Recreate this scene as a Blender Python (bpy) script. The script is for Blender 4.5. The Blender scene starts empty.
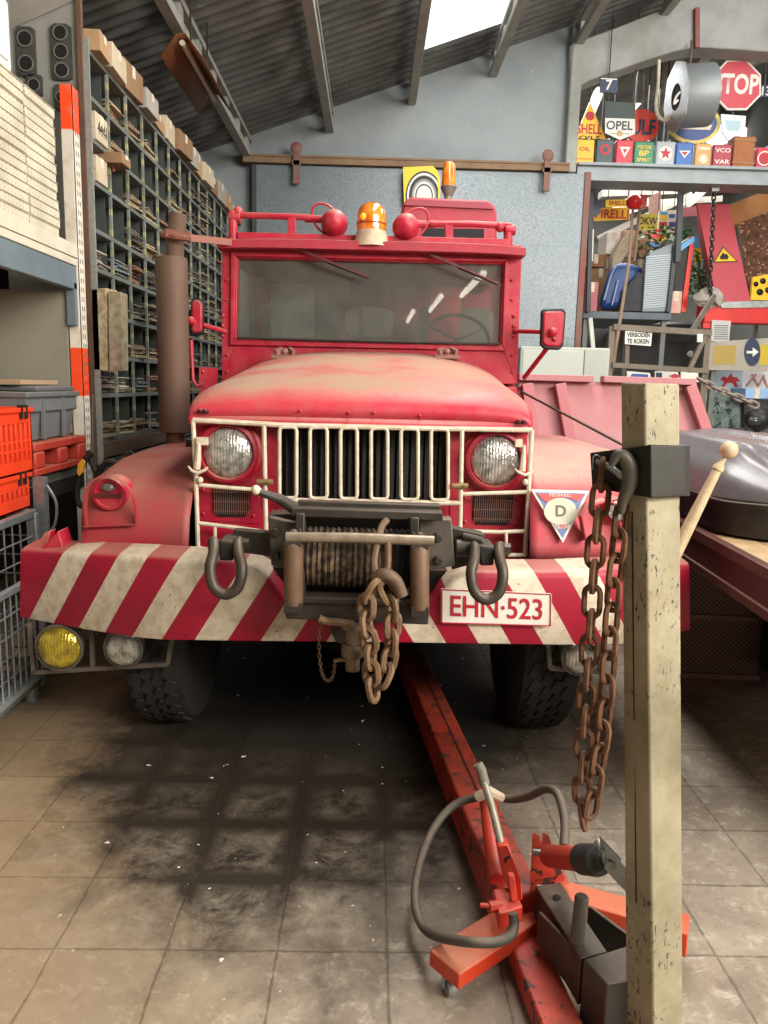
import bpy, bmesh, math, random
from mathutils import Vector, Matrix
rnd = random.Random(7)
scn = bpy.context.scene
COL = scn.collection
R = math.radians

# ------------------------------------------------------------------ camera
F_PX, EYE = 769.0, 1.5
_d = Vector(((373-384)/F_PX, (385-512)/F_PX, 1.0)).normalized()
_dn = Vector((-math.sin(R(1.2)), math.cos(R(1.2)), 0.0))
_dn = (_dn - _d*_dn.dot(_d)).normalized()
_rt = _dn.cross(_d)
AX, AY, AZ = _rt, _d, -_dn            # world axes seen in the lens (x right, y down, z forward)
def ray(px, py):
    c = Vector(((px-384)/F_PX, (py-512)/F_PX, 1.0))
    return Vector((c.dot(AX), c.dot(AY), c.dot(AZ)))
E0 = Vector((0, 0, EYE))
def P(px, py, Y):
    r = ray(px, py); return E0 + r*(Y/r.y)
def G(px, py, z=0.0):
    r = ray(px, py); return E0 + r*((z-EYE)/r.z)
def PXX(px, py, x):
    r = ray(px, py); return E0 + r*(x/r.x)
cd = bpy.data.cameras.new('camera'); cam = bpy.data.objects.new('camera', cd); COL.objects.link(cam)
cd.sensor_fit = 'HORIZONTAL'; cd.sensor_width = 36.0; cd.lens = 36.0*F_PX/768
cd.clip_start = .05; cd.clip_end = 200
_right = Vector((AX.x, AY.x, AZ.x)); _down = Vector((AX.y, AY.y, AZ.y)); _fwd = Vector((AX.z, AY.z, AZ.z))
M = Matrix.Identity(4)
for i in range(3):
    M[i][0] = _right[i]; M[i][1] = -_down[i]; M[i][2] = -_fwd[i]; M[i][3] = E0[i]
cam.matrix_world = M
scn.camera = cam

# ------------------------------------------------------------------ materials
def lin(h):
    h = h.lstrip('#'); o = []
    for i in (0, 2, 4):
        v = int(h[i:i+2], 16)/255
        o.append(v/12.92 if v <= .04045 else ((v+.055)/1.055)**2.4)
    return (*o, 1.0)
class NT:
    def __init__(s, name):
        s.m = bpy.data.materials.new(name); s.m.use_nodes = True
        s.t = s.m.node_tree; s.n = s.t.nodes; s.l = s.t.links
        s.b = s.n['Principled BSDF']; s.out = s.n['Material Output']
        s.geo = s.n.new('ShaderNodeNewGeometry')
    def set(s, sock, v):
        if hasattr(v, 'links') or hasattr(v, 'is_linked'): s.l.new(v, sock)
        else: sock.default_value = v
    def math(s, op, a, b=0.0, c=None, clamp=False):
        n = s.n.new('ShaderNodeMath'); n.operation = op; n.use_clamp = clamp
        s.set(n.inputs[0], a); s.set(n.inputs[1], b)
        if c is not None: s.set(n.inputs[2], c)
        return n.outputs[0]
    def noise(s, scale, detail=4, rough=.55, vec=None, dist=0.0):
        n = s.n.new('ShaderNodeTexNoise'); n.inputs['Scale'].default_value = scale
        n.inputs['Detail'].default_value = detail; n.inputs['Roughness'].default_value = rough
        n.inputs['Distortion'].default_value = dist
        s.l.new(vec if vec is not None else s.geo.outputs['Position'], n.inputs['Vector'])
        return n.outputs['Fac']
    def step(s, v, lo, hi, a=0.0, b=1.0):
        n = s.n.new('ShaderNodeMapRange'); n.clamp = True
        s.set(n.inputs[0], v); n.inputs[1].default_value = lo; n.inputs[2].default_value = hi
        n.inputs[3].default_value = a; n.inputs[4].default_value = b
        return n.outputs[0]
    def mix(s, f, a, b):
        n = s.n.new('ShaderNodeMix'); n.data_type = 'RGBA'
        s.set(n.inputs[0], f); s.set(n.inputs[6], a); s.set(n.inputs[7], b)
        return n.outputs[2]
    def xyz(s, v=None):
        n = s.n.new('ShaderNodeSeparateXYZ'); s.l.new(v if v is not None else s.geo.outputs['Position'], n.inputs[0])
        return n.outputs
    def bump(s, h, strength=.3, dist=.01):
        n = s.n.new('ShaderNodeBump'); n.inputs['Strength'].default_value = strength
        n.inputs['Distance'].default_value = dist; s.l.new(h, n.inputs['Height'])
        s.l.new(n.outputs[0], s.b.inputs['Normal'])
    def fin(s, col, rough=.5, metal=0.0):
        s.set(s.b.inputs['Base Color'], col); s.set(s.b.inputs['Roughness'], rough); s.set(s.b.inputs['Metallic'], metal)
        return s.m
DUST = lin('#a58d72')
def mat(name, base, rough=.5, metal=0.0, var=None, vs=6.0, va=.6, dust=0.0, dcol=None, chips=None, cs=60.0, ca=.66,
        bump=0.0, bs=40.0, spec=.5, emit=None, es=0.0, dlo=.25, dhi=.95):
    t = NT(name); col = lin(base) if isinstance(base, str) else base
    c = col
    if var:
        f = t.step(t.noise(vs, 6, .62), .38, .68, 0, va)
        c = t.mix(f, col, lin(var))
    if chips:
        f = t.step(t.noise(cs, 3, .6), ca, ca+.03)
        c = t.mix(f, c, lin(chips))
    rg = rough
    if dust > 0:
        nz = t.xyz(t.geo.outputs['Normal'])[2]
        f = t.math('MULTIPLY', t.step(nz, dlo, dhi), t.step(t.noise(3.3, 6, .6), .3, .62, .35, 1.0))
        f = t.math('MULTIPLY', f, t.step(t.noise(48, 6, .75), .34, .6, .62, 1.0))
        f = t.math('MULTIPLY', f, dust, clamp=True)
        f2 = t.math('MULTIPLY', t.step(t.noise(11, 5, .65), .42, .8), dust*.26)
        f = t.math('MAXIMUM', f, f2)
        c = t.mix(f, c, lin(dcol) if dcol else DUST)
        rg = t.math('MAXIMUM', rough, t.math('MULTIPLY', f, .95))
    if bump: t.bump(t.noise(bs, 5, .6), bump, .004)
    t.b.inputs['Specular IOR Level'].default_value = spec
    if emit:
        t.b.inputs['Emission Color'].default_value = lin(emit); t.b.inputs['Emission Strength'].default_value = es
    return t.fin(c, rg, metal)

# ------------------------------------------------------------------ objects
def woff(o):
    v = Vector((0, 0, 0))
    while o is not None:
        v += o.location; o = o.parent
    return v
def tag(o, label, cat, group=None, kind=None):
    if label: o['label'] = label
    if cat: o['category'] = cat
    if group: o['group'] = group
    if kind: o['kind'] = kind
    return o
def thing(name, label, cat, loc=(0, 0, 0), group=None):
    o = bpy.data.objects.new(name, None); COL.objects.link(o); o.location = loc; o.empty_display_size = .1
    return tag(o, label, cat, group)
class MB:
    def __init__(s): s.b = bmesh.new()
    def face(s, pts):
        vs = [s.b.verts.new(p) for p in pts]
        return s.b.faces.new(vs)
    def hexa(s, a, b):          # two matching quads
        s.loft([a, b], cap=True); return s
    def box(s, c, size, rot=None):
        c = Vector(c); hx, hy, hz = [v/2 for v in size]
        q = [(-hx, -hy), (hx, -hy), (hx, hy), (-hx, hy)]
        m = rot or Matrix.Identity(3)
        a = [c + m @ Vector((x, y, -hz)) for x, y in q]; b = [c + m @ Vector((x, y, hz)) for x, y in q]
        s.loft([a, b], cap=True); return s
    def span(s, lo, hi):
        lo = Vector(lo); hi = Vector(hi); return s.box((lo+hi)/2, [abs(v) for v in (hi-lo)])
    def bar(s, p, q, w, h, up=(0, 0, 1)):
        p = Vector(p); q = Vector(q); d = (q-p).normalized(); up = Vector(up)
        sd = d.cross(up).normalized(); u = sd.cross(d)
        r = [(-w/2, -h/2), (w/2, -h/2), (w/2, h/2), (-w/2, h/2)]
        s.loft([[p+sd*x+u*y for x, y in r], [q+sd*x+u*y for x, y in r]], cap=True); return s
    def loft(s, rows, close=True, cap=False, wrap=False):
        V = [[s.b.verts.new(p) for p in r] for r in rows]; n = len(rows[0]); k = len(V)
        for i in range(k if wrap else k-1):
            a = V[i]; b = V[(i+1) % k]
            for j in range(n if close else n-1):
                j2 = (j+1) % n
                try: s.b.faces.new((a[j], a[j2], b[j2], b[j]))
                except ValueError: pass
        if cap and not wrap:
            s.b.faces.new(V[0][::-1]); s.b.faces.new(V[-1])
        return s
    def prism(s, pts, v):
        v = Vector(v); pts = [Vector(p) for p in pts]
        s.loft([pts, [p+v for p in pts]], cap=True); return s
    def tube(s, pts, r, seg=8, closed=False, radii=None):
        pts = [Vector(p) for p in pts]; n = len(pts); rows = []
        nrm = None
        for i, p in enumerate(pts):
            if closed: t = pts[(i+1) % n]-pts[i-1]
            else: t = pts[min(i+1, n-1)]-pts[max(i-1, 0)]
            t.normalize()
            if nrm is None:
                a = Vector((0, 0, 1)) if abs(t.z) < .9 else Vector((1, 0, 0))
                nrm = (a - t*a.dot(t)).normalized()
            else:
                nrm = (nrm - t*nrm.dot(t)).normalized()
            bn = t.cross(nrm); rr = radii[i] if radii else r
            rows.append([p + (nrm*math.cos(2*math.pi*k/seg) + bn*math.sin(2*math.pi*k/seg))*rr for k in range(seg)])
        s.loft(rows, cap=not closed, wrap=closed); return s
    def lathe(s, prof, c=(0, 0, 0), axis=(0, 0, 1), seg=24, cap=True):
        c = Vector(c); ax = Vector(axis).normalized()
        a = Vector((1, 0, 0)) if abs(ax.x) < .9 else Vector((0, 0, 1))
        u = (a - ax*a.dot(ax)).normalized(); w = ax.cross(u)
        rows = [[c + ax*t + (u*math.cos(2*math.pi*k/seg)+w*math.sin(2*math.pi*k/seg))*max(r, .0004) for k in range(seg)] for r, t in prof]
        s.loft(rows, cap=cap); return s
    def ball(s, c, r, seg=16, sc=(1, 1, 1)):
        c = Vector(c); n = seg//2
        rows = []
        for i in range(n+1):
            a = math.pi*i/n; z = -math.cos(a)*r*sc[2]; q = max(math.sin(a)*r, .0004)
            rows.append([c + Vector((math.cos(2*math.pi*k/seg)*q*sc[0], math.sin(2*math.pi*k/seg)*q*sc[1], z)) for k in range(seg)])
        s.loft(rows, cap=True); return s
    def build(s, name, m, parent=None, bev=0.0, smooth=40, sub=0, solid=0.0, seg=2):
        bmesh.ops.recalc_face_normals(s.b, faces=s.b.faces)
        if parent is not None: bmesh.ops.translate(s.b, vec=-woff(parent), verts=s.b.verts)
        me = bpy.data.meshes.new(name); s.b.to_mesh(me); s.b.free()
        if m is not None: me.materials.append(m)
        o = bpy.data.objects.new(name, me); COL.objects.link(o); o.parent = parent
        if solid and len(me.polygons) <= 2: smooth = 0
        if smooth:
            me.polygons.foreach_set('use_smooth', [True]*len(me.polygons))
            me.set_sharp_from_angle(angle=R(smooth))
        if solid:
            k = o.modifiers.new('solid', 'SOLIDIFY'); k.thickness = solid; k.offset = -1
        if bev:
            k = o.modifiers.new('bevel', 'BEVEL'); k.width = bev; k.segments = seg; k.limit_method = 'ANGLE'; k.angle_limit = R(35)
        if sub:
            k = o.modifiers.new('sub', 'SUBSURF'); k.levels = sub; k.render_levels = sub
        return o
def origin(o):
    """put a childless top-level mesh's origin at the middle of its base"""
    vs = [v.co.copy() for v in o.data.vertices]
    c = Vector(((min(v.x for v in vs)+max(v.x for v in vs))/2, (min(v.y for v in vs)+max(v.y for v in vs))/2, min(v.z for v in vs)))
    o.data.transform(Matrix.Translation(-c)); o.location = o.location + c
    return o
def solo(mb, name, m, label, cat, group=None, **k):
    return tag(origin(mb.build(name, m, None, **k)), label, cat, group)
def struct(mb, name, m, **k):
    o = mb.build(name, m, None, **k); o['kind'] = 'structure'; return o
def dup(o, loc=None, rot=None, parent=None, label=None):
    c = o.copy(); COL.objects.link(c); c.parent = parent
    if loc is not None: c.location = loc
    if rot is not None: c.rotation_euler = rot
    if label: c['label'] = label
    for ch in o.children: dup(ch, parent=c)
    return c
def text(name, body, c, w, h, m, parent, right=(1, 0, 0), up=(0, 0, 1), ext=.001, bold=.0, spacing=1.0):
    """lettering: c = centre, w x h its size, reading along `right`"""
    cu = bpy.data.curves.new(name, 'FONT'); cu.body = body; cu.align_x = 'CENTER'; cu.align_y = 'CENTER'
    cu.extrude = ext*0; cu.offset = bold; cu.resolution_u = 3; cu.space_character = spacing; cu.space_line = .85
    tmp = bpy.data.objects.new('t', cu); COL.objects.link(tmp)
    dg = bpy.context.evaluated_depsgraph_get()
    me = bpy.data.meshes.new_from_object(tmp.evaluated_get(dg)); bpy.data.objects.remove(tmp)
    xs = [v.co.x for v in me.vertices]; ys = [v.co.y for v in me.vertices]
    cx, cy = (min(xs)+max(xs))/2, (min(ys)+max(ys))/2
    sx, sy = w/max(max(xs)-min(xs), 1e-6), h/max(max(ys)-min(ys), 1e-6)
    r = Vector(right).normalized(); u = Vector(up).normalized(); c = Vector(c)-(woff(parent) if parent else Vector())
    for v in me.vertices:
        v.co = c + r*((v.co.x-cx)*sx) + u*((v.co.y-cy)*sy)
    me.materials.clear(); me.materials.append(m)
    o = bpy.data.objects.new(name, me); COL.objects.link(o); o.parent = parent
    return o
def ip(tbl, x):
    if x <= tbl[0][0]: return tbl[0][1]
    for (a, p), (b, q) in zip(tbl, tbl[1:]):
        if x <= b: return p + (q-p)*(x-a)/(b-a)
    return tbl[-1][1]
def smoothpath(pts, n=6):
    pts = [Vector(p) for p in pts]; out = []
    for i in range(len(pts)-1):
        p0 = pts[max(i-1, 0)]; p1 = pts[i]; p2 = pts[i+1]; p3 = pts[min(i+2, len(pts)-1)]
        for k in range(n):
            t = k/n
            out.append(.5*((2*p1)+(p2-p0)*t+(2*p0-5*p1+4*p2-p3)*t*t+(3*p1-p0-3*p2+p3)*t**3))
    out.append(pts[-1]); return out
def link_mesh(L, W, d, m, name='link'):
    """one stadium link, long axis X, flat in XY"""
    r = d/2; rw = W/2-r; st = L/2-W/2; pts = []
    for k in range(7):
        a = -math.pi/2+math.pi*k/6; pts.append((st+rw*math.cos(a), rw*math.sin(a), 0))
    for k in range(7):
        a = math.pi/2+math.pi*k/6; pts.append((-st+rw*math.cos(a), rw*math.sin(a), 0))
    mb = MB().tube(pts, r, 6, closed=True)
    return mb
def chain(path, L, W, d, m, parent, twist=0.0):
    """links along a polyline, as children named link"""
    pts = [Vector(p) for p in path]; seg = [(b-a).length for a, b in zip(pts, pts[1:])]; tot = sum(seg)
    pitch = L-2*d*1.02; n = max(2, int(round(tot/pitch))); o = None
    base = woff(parent)
    def at(s):
        s = min(max(s, 0), tot)
        for a, b, l in zip(pts, pts[1:], seg):
            if s <= l or b is pts[-1]: return a+(b-a)*(s/max(l, 1e-9))
            s -= l
    nrm = None
    for i in range(n):
        s = (i+.5)*tot/n; c = at(s); t = (at(s+pitch*.4)-at(s-pitch*.4)).normalized()
        if nrm is None:
            a = Vector((0, -1, 0)); nrm = (a-t*a.dot(t)).normalized()
        else: nrm = (nrm-t*nrm.dot(t)).normalized()
        bn = t.cross(nrm); ang = twist + (math.pi/2 if i % 2 else 0)
        y = nrm*math.cos(ang)+bn*math.sin(ang); z = t.cross(y)
        mt = Matrix((t, y, z)).transposed().to_4x4(); mt.translation = c-base
        if o is None:
            o = link_mesh(L, W, d, m).build('link', m, None); k = o; k.parent = parent
        else:
            k = o.copy(); COL.objects.link(k); k.parent = parent
        k.matrix_local = mt
    return parent
# ------------------------------------------------------------------ shared materials
M_RED = mat('truck red', '#b3122f', .5, var='#8d0f24', vs=5, dust=.95, chips='#5a2a22', cs=45, ca=.73, bump=.04)
M_REDV = mat('truck red upright', '#b01032', .48, var='#960c27', vs=4, dust=.85, chips='#4a1c18', cs=50, ca=.74, dlo=.35)
M_HOOD = mat('bonnet red under dust', '#c01c38', .45, var='#cf4a55', vs=3.5, va=.7, dust=1.1, dcol='#9d846c', chips='#7a2a2c', cs=55, ca=.74, dlo=.5, dhi=.9)
M_FEND = mat('fender red faded', '#ad2235', .55, var='#8a4a42', vs=2.8, va=1, dust=1.0, dcol='#86604f', chips='#5a3028', cs=40, ca=.7, bump=.05, dlo=.1, dhi=.9)
M_FENDR = mat('fender pink faded', '#cc4a56', .55, var='#c86a70', vs=4, dust=1.0, dcol='#b39a84', chips='#8a4a48', cs=50, ca=.74, dlo=.5, dhi=.95)
M_DRED = mat('dark red paint', '#5f0f18', .6, var='#3c0a10', vs=6, dust=.5)
M_CREAM = mat('cream guard paint', '#e0d4bd', .5, var='#b9a88c', vs=30, va=.7, chips='#6b4e3a', cs=90, ca=.7)
M_STEEL = mat('greasy dark steel', '#3f3a34', .5, .35, var='#231f1b', vs=12, dust=.5, dcol='#776452', bump=.15)
M_BLACK = mat('black oily', '#15120f', .6, var='#241f1a', vs=9, dust=.25)
M_DEEP = mat('deep black underside', '#0b0908', .85)
M_RUST = mat('rusty chain steel', '#7a5438', .75, .2, var='#4a2f20', vs=28, va=.9, bump=.3, bs=120)
M_RUSTC = mat('pale rusty chain', '#8d7053', .7, .2, var='#5f442f', vs=26, va=.8, bump=.25, bs=120)
M_TYRE = mat('dusty tyre rubber', '#1d1a17', .85, var='#332d26', vs=10, dust=.35, dcol='#5a4c3e', bump=.1)
M_GALV = mat('galvanised steel', '#a3a8a6', .42, .6, var='#7d8280', vs=22, va=.7)
M_GREYST = mat('grey painted shelf steel', '#737872', .55, .2, var='#545955', vs=8, dust=.3)
M_CONC = mat('grey concrete', '#a3a5a2', .85, var='#85867f', vs=2.2, va=.9, chips='#6d6e69', cs=30, ca=.73, bump=.1)
M_WHITE = mat('white paint', '#e6e4dc', .5, var='#c9c5b8', vs=10)
M_BLK = mat('black paint', '#141414', .5)
M_CARD = mat('brown cardboard', '#a98660', .8, var='#8d6c49', vs=5)
M_YEL = mat('yellow enamel', '#f2c318', .4, var='#e0a90e', vs=5)
M_LRED = mat('letter red', '#b3202c', .5)
M_BLUE = mat('blue enamel', '#20509c', .4)
M_GREEN = mat('green enamel', '#0f7a4a', .4)

# ------------------------------------------------------------------ floor
def floor_mat():
    t = NT('worn concrete floor tiles'); x, y, z = t.xyz()
    def joint(v, o, s):
        f = t.math('FRACT', t.math('DIVIDE', t.math('SUBTRACT', v, o), s))
        return t.math('MINIMUM', f, t.math('SUBTRACT', 1.0, f))
    wob = t.math('MULTIPLY', t.math('SUBTRACT', t.noise(9, 3), .5), .012)
    jx = joint(t.math('ADD', x, wob), .07, .296); jy = joint(t.math('ADD', y, wob), 2.142, .3)
    mn = t.math('MINIMUM', jx, jy)
    mn2 = t.math('ADD', mn, t.math('MULTIPLY', t.math('SUBTRACT', t.noise(26, 4, .7), .5), .05))
    j = t.step(mn2, .0, .020, 1, 0)
    n = t.n.new('ShaderNodeTexWhiteNoise'); n.noise_dimensions = '2D'
    cb = t.n.new('ShaderNodeCombineXYZ')
    t.l.new(t.math('FLOOR', t.math('DIVIDE', t.math('SUBTRACT', x, .07), .296)), cb.inputs[0])
    t.l.new(t.math('FLOOR', t.math('DIVIDE', t.math('SUBTRACT', y, 2.142), .3)), cb.inputs[1])
    t.l.new(cb.outputs[0], n.inputs['Vector'])
    c = t.mix(t.step(t.noise(3.2, 8, .66, dist=.5), .32, .68), lin('#7f7263'), lin('#aa9d8b'))
    c = t.mix(t.math('MULTIPLY', n.outputs['Value'], .35), c, lin('#786b5a'))
    c = t.mix(t.step(t.noise(15, 10, .8, dist=.5), .52, .64, 0, .55), c, lin('#cfc4b2'))
    c = t.mix(t.step(t.noise(22, 10, .8, dist=.3), .53, .66, 0, .55), c, lin('#6a5c4a'))
    c = t.mix(t.step(x, -1.1, .1, .6, 0), c, lin('#ab8e66'))
    # oil soaked patch in front of and under the truck
    dx = t.math('DIVIDE', t.math('ADD', x, .27), .98); dy = t.math('DIVIDE', t.math('SUBTRACT', y, 3.45), 1.75)
    d = t.math('SQRT', t.math('ADD', t.math('MULTIPLY', dx, dx), t.math('MULTIPLY', dy, dy)))
    d = t.math('ADD', d, t.math('MULTIPLY', t.math('SUBTRACT', t.noise(3.4, 9, .7, dist=.3), .5), .85))
    oil = t.step(d, .78, 1.06, 1, 0)
    fl = t.noise(6.5, 10, .78, dist=.3)
    patch = t.math('MULTIPLY', t.step(mn2, .06, .26), t.step(fl, .40, .66))
    patch = t.math('MULTIPLY', patch, t.step(y, 2.9, 2.1, .15, 1.0))
    dk = t.mix(patch, lin('#2f2820'), lin('#a39784'))
    c = t.mix(t.math('MULTIPLY', oil, .96), c, dk)
    c = t.mix(t.math('MULTIPLY', j, t.step(x, -1.2, -.2, .35, .6)), c, lin('#3a3128'))
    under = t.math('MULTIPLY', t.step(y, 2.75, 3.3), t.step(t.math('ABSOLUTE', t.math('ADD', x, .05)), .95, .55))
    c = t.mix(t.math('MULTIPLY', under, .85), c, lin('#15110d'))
    sp = t.math('MULTIPLY', t.step(t.noise(23, 2, .5), .73, .745), t.step(d, 1.2, .85))
    c = t.mix(sp, c, lin('#f0ece2'))
    t.bump(t.math('SUBTRACT', t.noise(30, 6, .65), j), .3, .004)
    rg = t.math('SUBTRACT', .8, t.math('MULTIPLY', oil, .22))
    return t.fin(c, rg)
XL, XR, YB, YW = -2.75, 7.0, -15.0, 9.5
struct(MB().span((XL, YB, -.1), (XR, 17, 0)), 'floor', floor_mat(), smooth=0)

# ------------------------------------------------------------------ roof
def roofz(x): return 4.31 + .35*(x+1.483)
def corrugated(x0, x1, y0, y1, lift=0.0):
    mb = MB(); n = int((y1-y0)/.15*8); rows = []
    for i in range(n+1):
        y = y0+(y1-y0)*i/n; w = .026*math.cos(2*math.pi*y/.15)
        rows.append([(x, y, roofz(x)+.03+w+lift) for x in (x0, (x0+x1)/2, x1)])
    return mb.loft(rows, close=False)
M_ROOF = mat('weathered corrugated sheet', '#757673', .8, var='#4b4c4a', vs=1.6, va=.9, chips='#7d7d78', cs=9, ca=.66, bump=.08)
def roof_hit(px, py):
    r = ray(px, py); t = (4.31+.35*1.483-EYE)/(r.z-.35*r.x); return E0+r*t
s1 = roof_hit(424, 50); s2 = roof_hit(507, 22)
SX0, SX1, SY0, SY1 = s1.x, s2.x+.12, 4.6, s1.y+.05
for nm, a in (('roof_left', (XL, SX0, YB, YW+.4)), ('roof_right', (SX1, XR, YB, 17)),
              ('roof_middle', (SX0, SX1, SY1, YW+.4))):
    o = struct(corrugated(*a), 'ceiling', M_ROOF, smooth=60)
struct(corrugated(SX0, SX1, YB, 1.2), 'ceiling', M_ROOF, smooth=60)
M_SKY = mat('translucent roof sheet', '#f4f6f4', .6, emit='#f6faff', es=2.6)
tsk = NT('translucent skylight sheet')
_f = tsk.step(tsk.noise(5, 4, .6), .35, .7)
_y = tsk.xyz()[1]; _s = tsk.step(tsk.math('ABSOLUTE', tsk.math('SUBTRACT', tsk.math('FRACT', tsk.math('DIVIDE', _y, .15)), .5)), .3, .48, 0, .55)
tsk.l.new(tsk.mix(_s, tsk.mix(_f, lin('#ffffff'), lin('#c4c8c4')), lin('#8b908d')), tsk.b.inputs['Emission Color']); tsk.b.inputs['Emission Strength'].default_value = 1.15
M_SKY = tsk.fin(lin('#d9dcd8'), .7)
for ya, yb in ((SY0, SY1), (1.2, SY0)):
    o = struct(corrugated(SX0, SX1, ya, yb), 'window_1', M_SKY, smooth=60)
# precast purlins running towards the back wall
M_PURL = mat('precast concrete purlin', '#a9a9a2', .85, var='#87877f', vs=5, bump=.1)
for px, py in ((249, 158), (330, 133), (412, 103), (493, 74), (577, 44), (662, 12)):
    p = P(px, py, YW); x = p.x; zt = roofz(x)-.002; zb = zt-.27
    mb = MB(); mb.span((x-.045, -2.0, zb), (x+.045, YW-.02, zb+.07)); mb.span((x-.04, -2.0, zt-.08), (x+.04, YW-.02, zt-.03))
    y = -1.9
    while y < YW-.1:
        mb.span((x-.025, y, zb+.06), (x+.025, y+.12, zt-.06)); y += .62
    struct(mb, 'trim_1', M_PURL, bev=.004)

# ------------------------------------------------------------------ walls
M_WALL = mat('grey blue plaster', '#989fa1', .9, var='#838b8d', vs=1.3, va=.9, chips='#b3b8b7', cs=14, ca=.67, bump=.06)
M_WALLD = mat('dirty dark plaster', '#6a6862', .9, var='#4d4b46', vs=1.5)
c0 = P(571, 100, YW).x
mb = MB().prism([(XL, YW, 0), (c0, YW, 0), (c0, YW, roofz(c0)), (XL, YW, roofz(XL))], (0, .3, 0)); struct(mb, 'wall_back', M_WALL, smooth=0)
struct(MB().span((XL-.2, YB, 0), (XL, YW, roofz(XL)+.05)), 'wall_left', M_WALLD, smooth=0)
struct(MB().span((XR, YB, 0), (XR+.2, 17, roofz(XR)+.1)), 'wall_right', M_WALLD, smooth=0)
struct(MB().span((XL, 16.8, 0), (XR, 17, 7.4)), 'wall_far', M_WALLD, smooth=0)
struct(MB().span((XL-.2, YW+.3, 0), (XL, 17, 4)), 'wall_far_left', M_WALLD, smooth=0)
def YR(px): return YW
def PW(px, py, d=0.0): return P(px, py, YR(px)+d)
# galvanised sliding door
def door_mat():
    t = NT('galvanised sheet with spangle'); 
    v = t.n.new('ShaderNodeTexVoronoi'); v.inputs['Scale'].default_value = 70; t.l.new(t.geo.outputs['Position'], v.inputs['Vector'])
    cr = t.xyz(v.outputs['Color'])[0]
    c = t.mix(cr, lin('#69747a'), lin('#888f92')); c = t.mix(t.step(t.noise(1.5, 5), .35, .7, 0, .6), c, lin('#727c81'))
    x, y, z = t.xyz(); f = t.math('FRACT', t.math('DIVIDE', z, 1.05)); c = t.mix(t.step(f, .0, .012, .5, 0), c, lin('#4c565b'))
    return t.fin(c, .45, .35)
M_DOOR = door_mat()
a = P(257, 168, 9.4); b = P(584, 176, 9.4)
dz = 3.96
d = MB().span((a.x, 9.36, .03), (b.x, 9.46, dz)).build('door_1', M_DOOR, None, smooth=0); d['kind'] = 'structure'
M_RUSTR = mat('faded red rail', '#8a4a48', .7, var='#7a6a5a', vs=4, va=.9)
MB().span((b.x, 9.34, .03), (b.x+.07, 9.47, dz+.02)).build('edge_frame', M_RUSTR, d, bev=.004)
MB().span((a.x-.05, 9.34, .03), (a.x, 9.47, dz)).build('edge_frame', mat('dark edge', '#3f4244', .6), d)
mb = MB().span((a.x-.15, 9.30, dz+.01), (2.2, 9.47, dz+.075)); mb.span((a.x-.15, 9.29, dz+.075), (2.2, 9.33, dz+.1))
o = mb.build('trim_2', mat('brown wooden rail', '#8d7358', .8, var='#6d5543', vs=6), None, bev=.004); o['kind'] = 'structure'
for px in (297, 546):
    q = P(px, 168, 9.33); mb = MB().span((q.x-.035, 9.25, dz-.22), (q.x+.035, 9.29, dz+.2)); mb.ball((q.x, 9.26, dz+.16), .07, 12, (1, .35, 1)); mb.span((q.x-.05, 9.25, dz-.02), (q.x+.05, 9.285, dz+.03))
    mb.build('hanger', M_RUSTR, d, bev=.006)
# pillar, gable beam and sill right of it
x0, x1 = P(566, 110, YW).x, P(577.5, 110, YW).x
struct(MB().span((x0, 9.38, 3.98), (x1, 9.82, roofz(x0)-.05)), 'trim_3', M_CONC, bev=.02)
struct(MB().span((x0, 9.47, 0), (x1, 9.82, 3.98)), 'trim_3', M_CONC, bev=.02)
low = [(570, 92), (590, 80), (615, 71), (650, 59), (675, 51), (697, 47), (735, 49), (800, 54)]
top = [(570, 45), (590, 37), (615, 28), (650, 14), (675, 3), (697, -12), (735, -40), (800, -70)]
rows = []
for l, u in zip(low, top):
    p = PW(*l, -.1); q = PW(*u, -.1); rows.append([p, q, q+Vector((0, .3, 0)), p+Vector((0, .3, 0))])
struct(MB().loft(rows, cap=True), 'trim_4', M_CONC, bev=.015)
p = PW(697, 48, -.14); q = PW(697, 8, -.14); struct(MB().bar(p, q, .05, .04, (0, 1, 0)), 'trim_5', M_RUSTR)
M_SILL = mat('grey steel lintel', '#8f9698', .5, .2, var='#767d80', vs=5, bump=.04)
rows = []
for px in (578, 640, 700, 800):
    dy = (px-578)/190*18
    p = PW(px, 184+dy*.1, -.12); q = PW(px, 170+dy*.12, -.12)
    z0, z1 = p.z, q.z; z0, z1 = 3.905, 4.105
    Y = YR(px)-.1; x = p.x
    rows.append([(x, Y, z0), (x, Y, z0+.03), (x, Y+.05, z0+.04), (x, Y+.05, z1-.04), (x, Y, z1-.03), (x, Y, z1), (x, Y+.4, z1), (x, Y+.4, z0)])
struct(MB().loft(rows, cap=True), 'trim_6', M_SILL, smooth=30)

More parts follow.
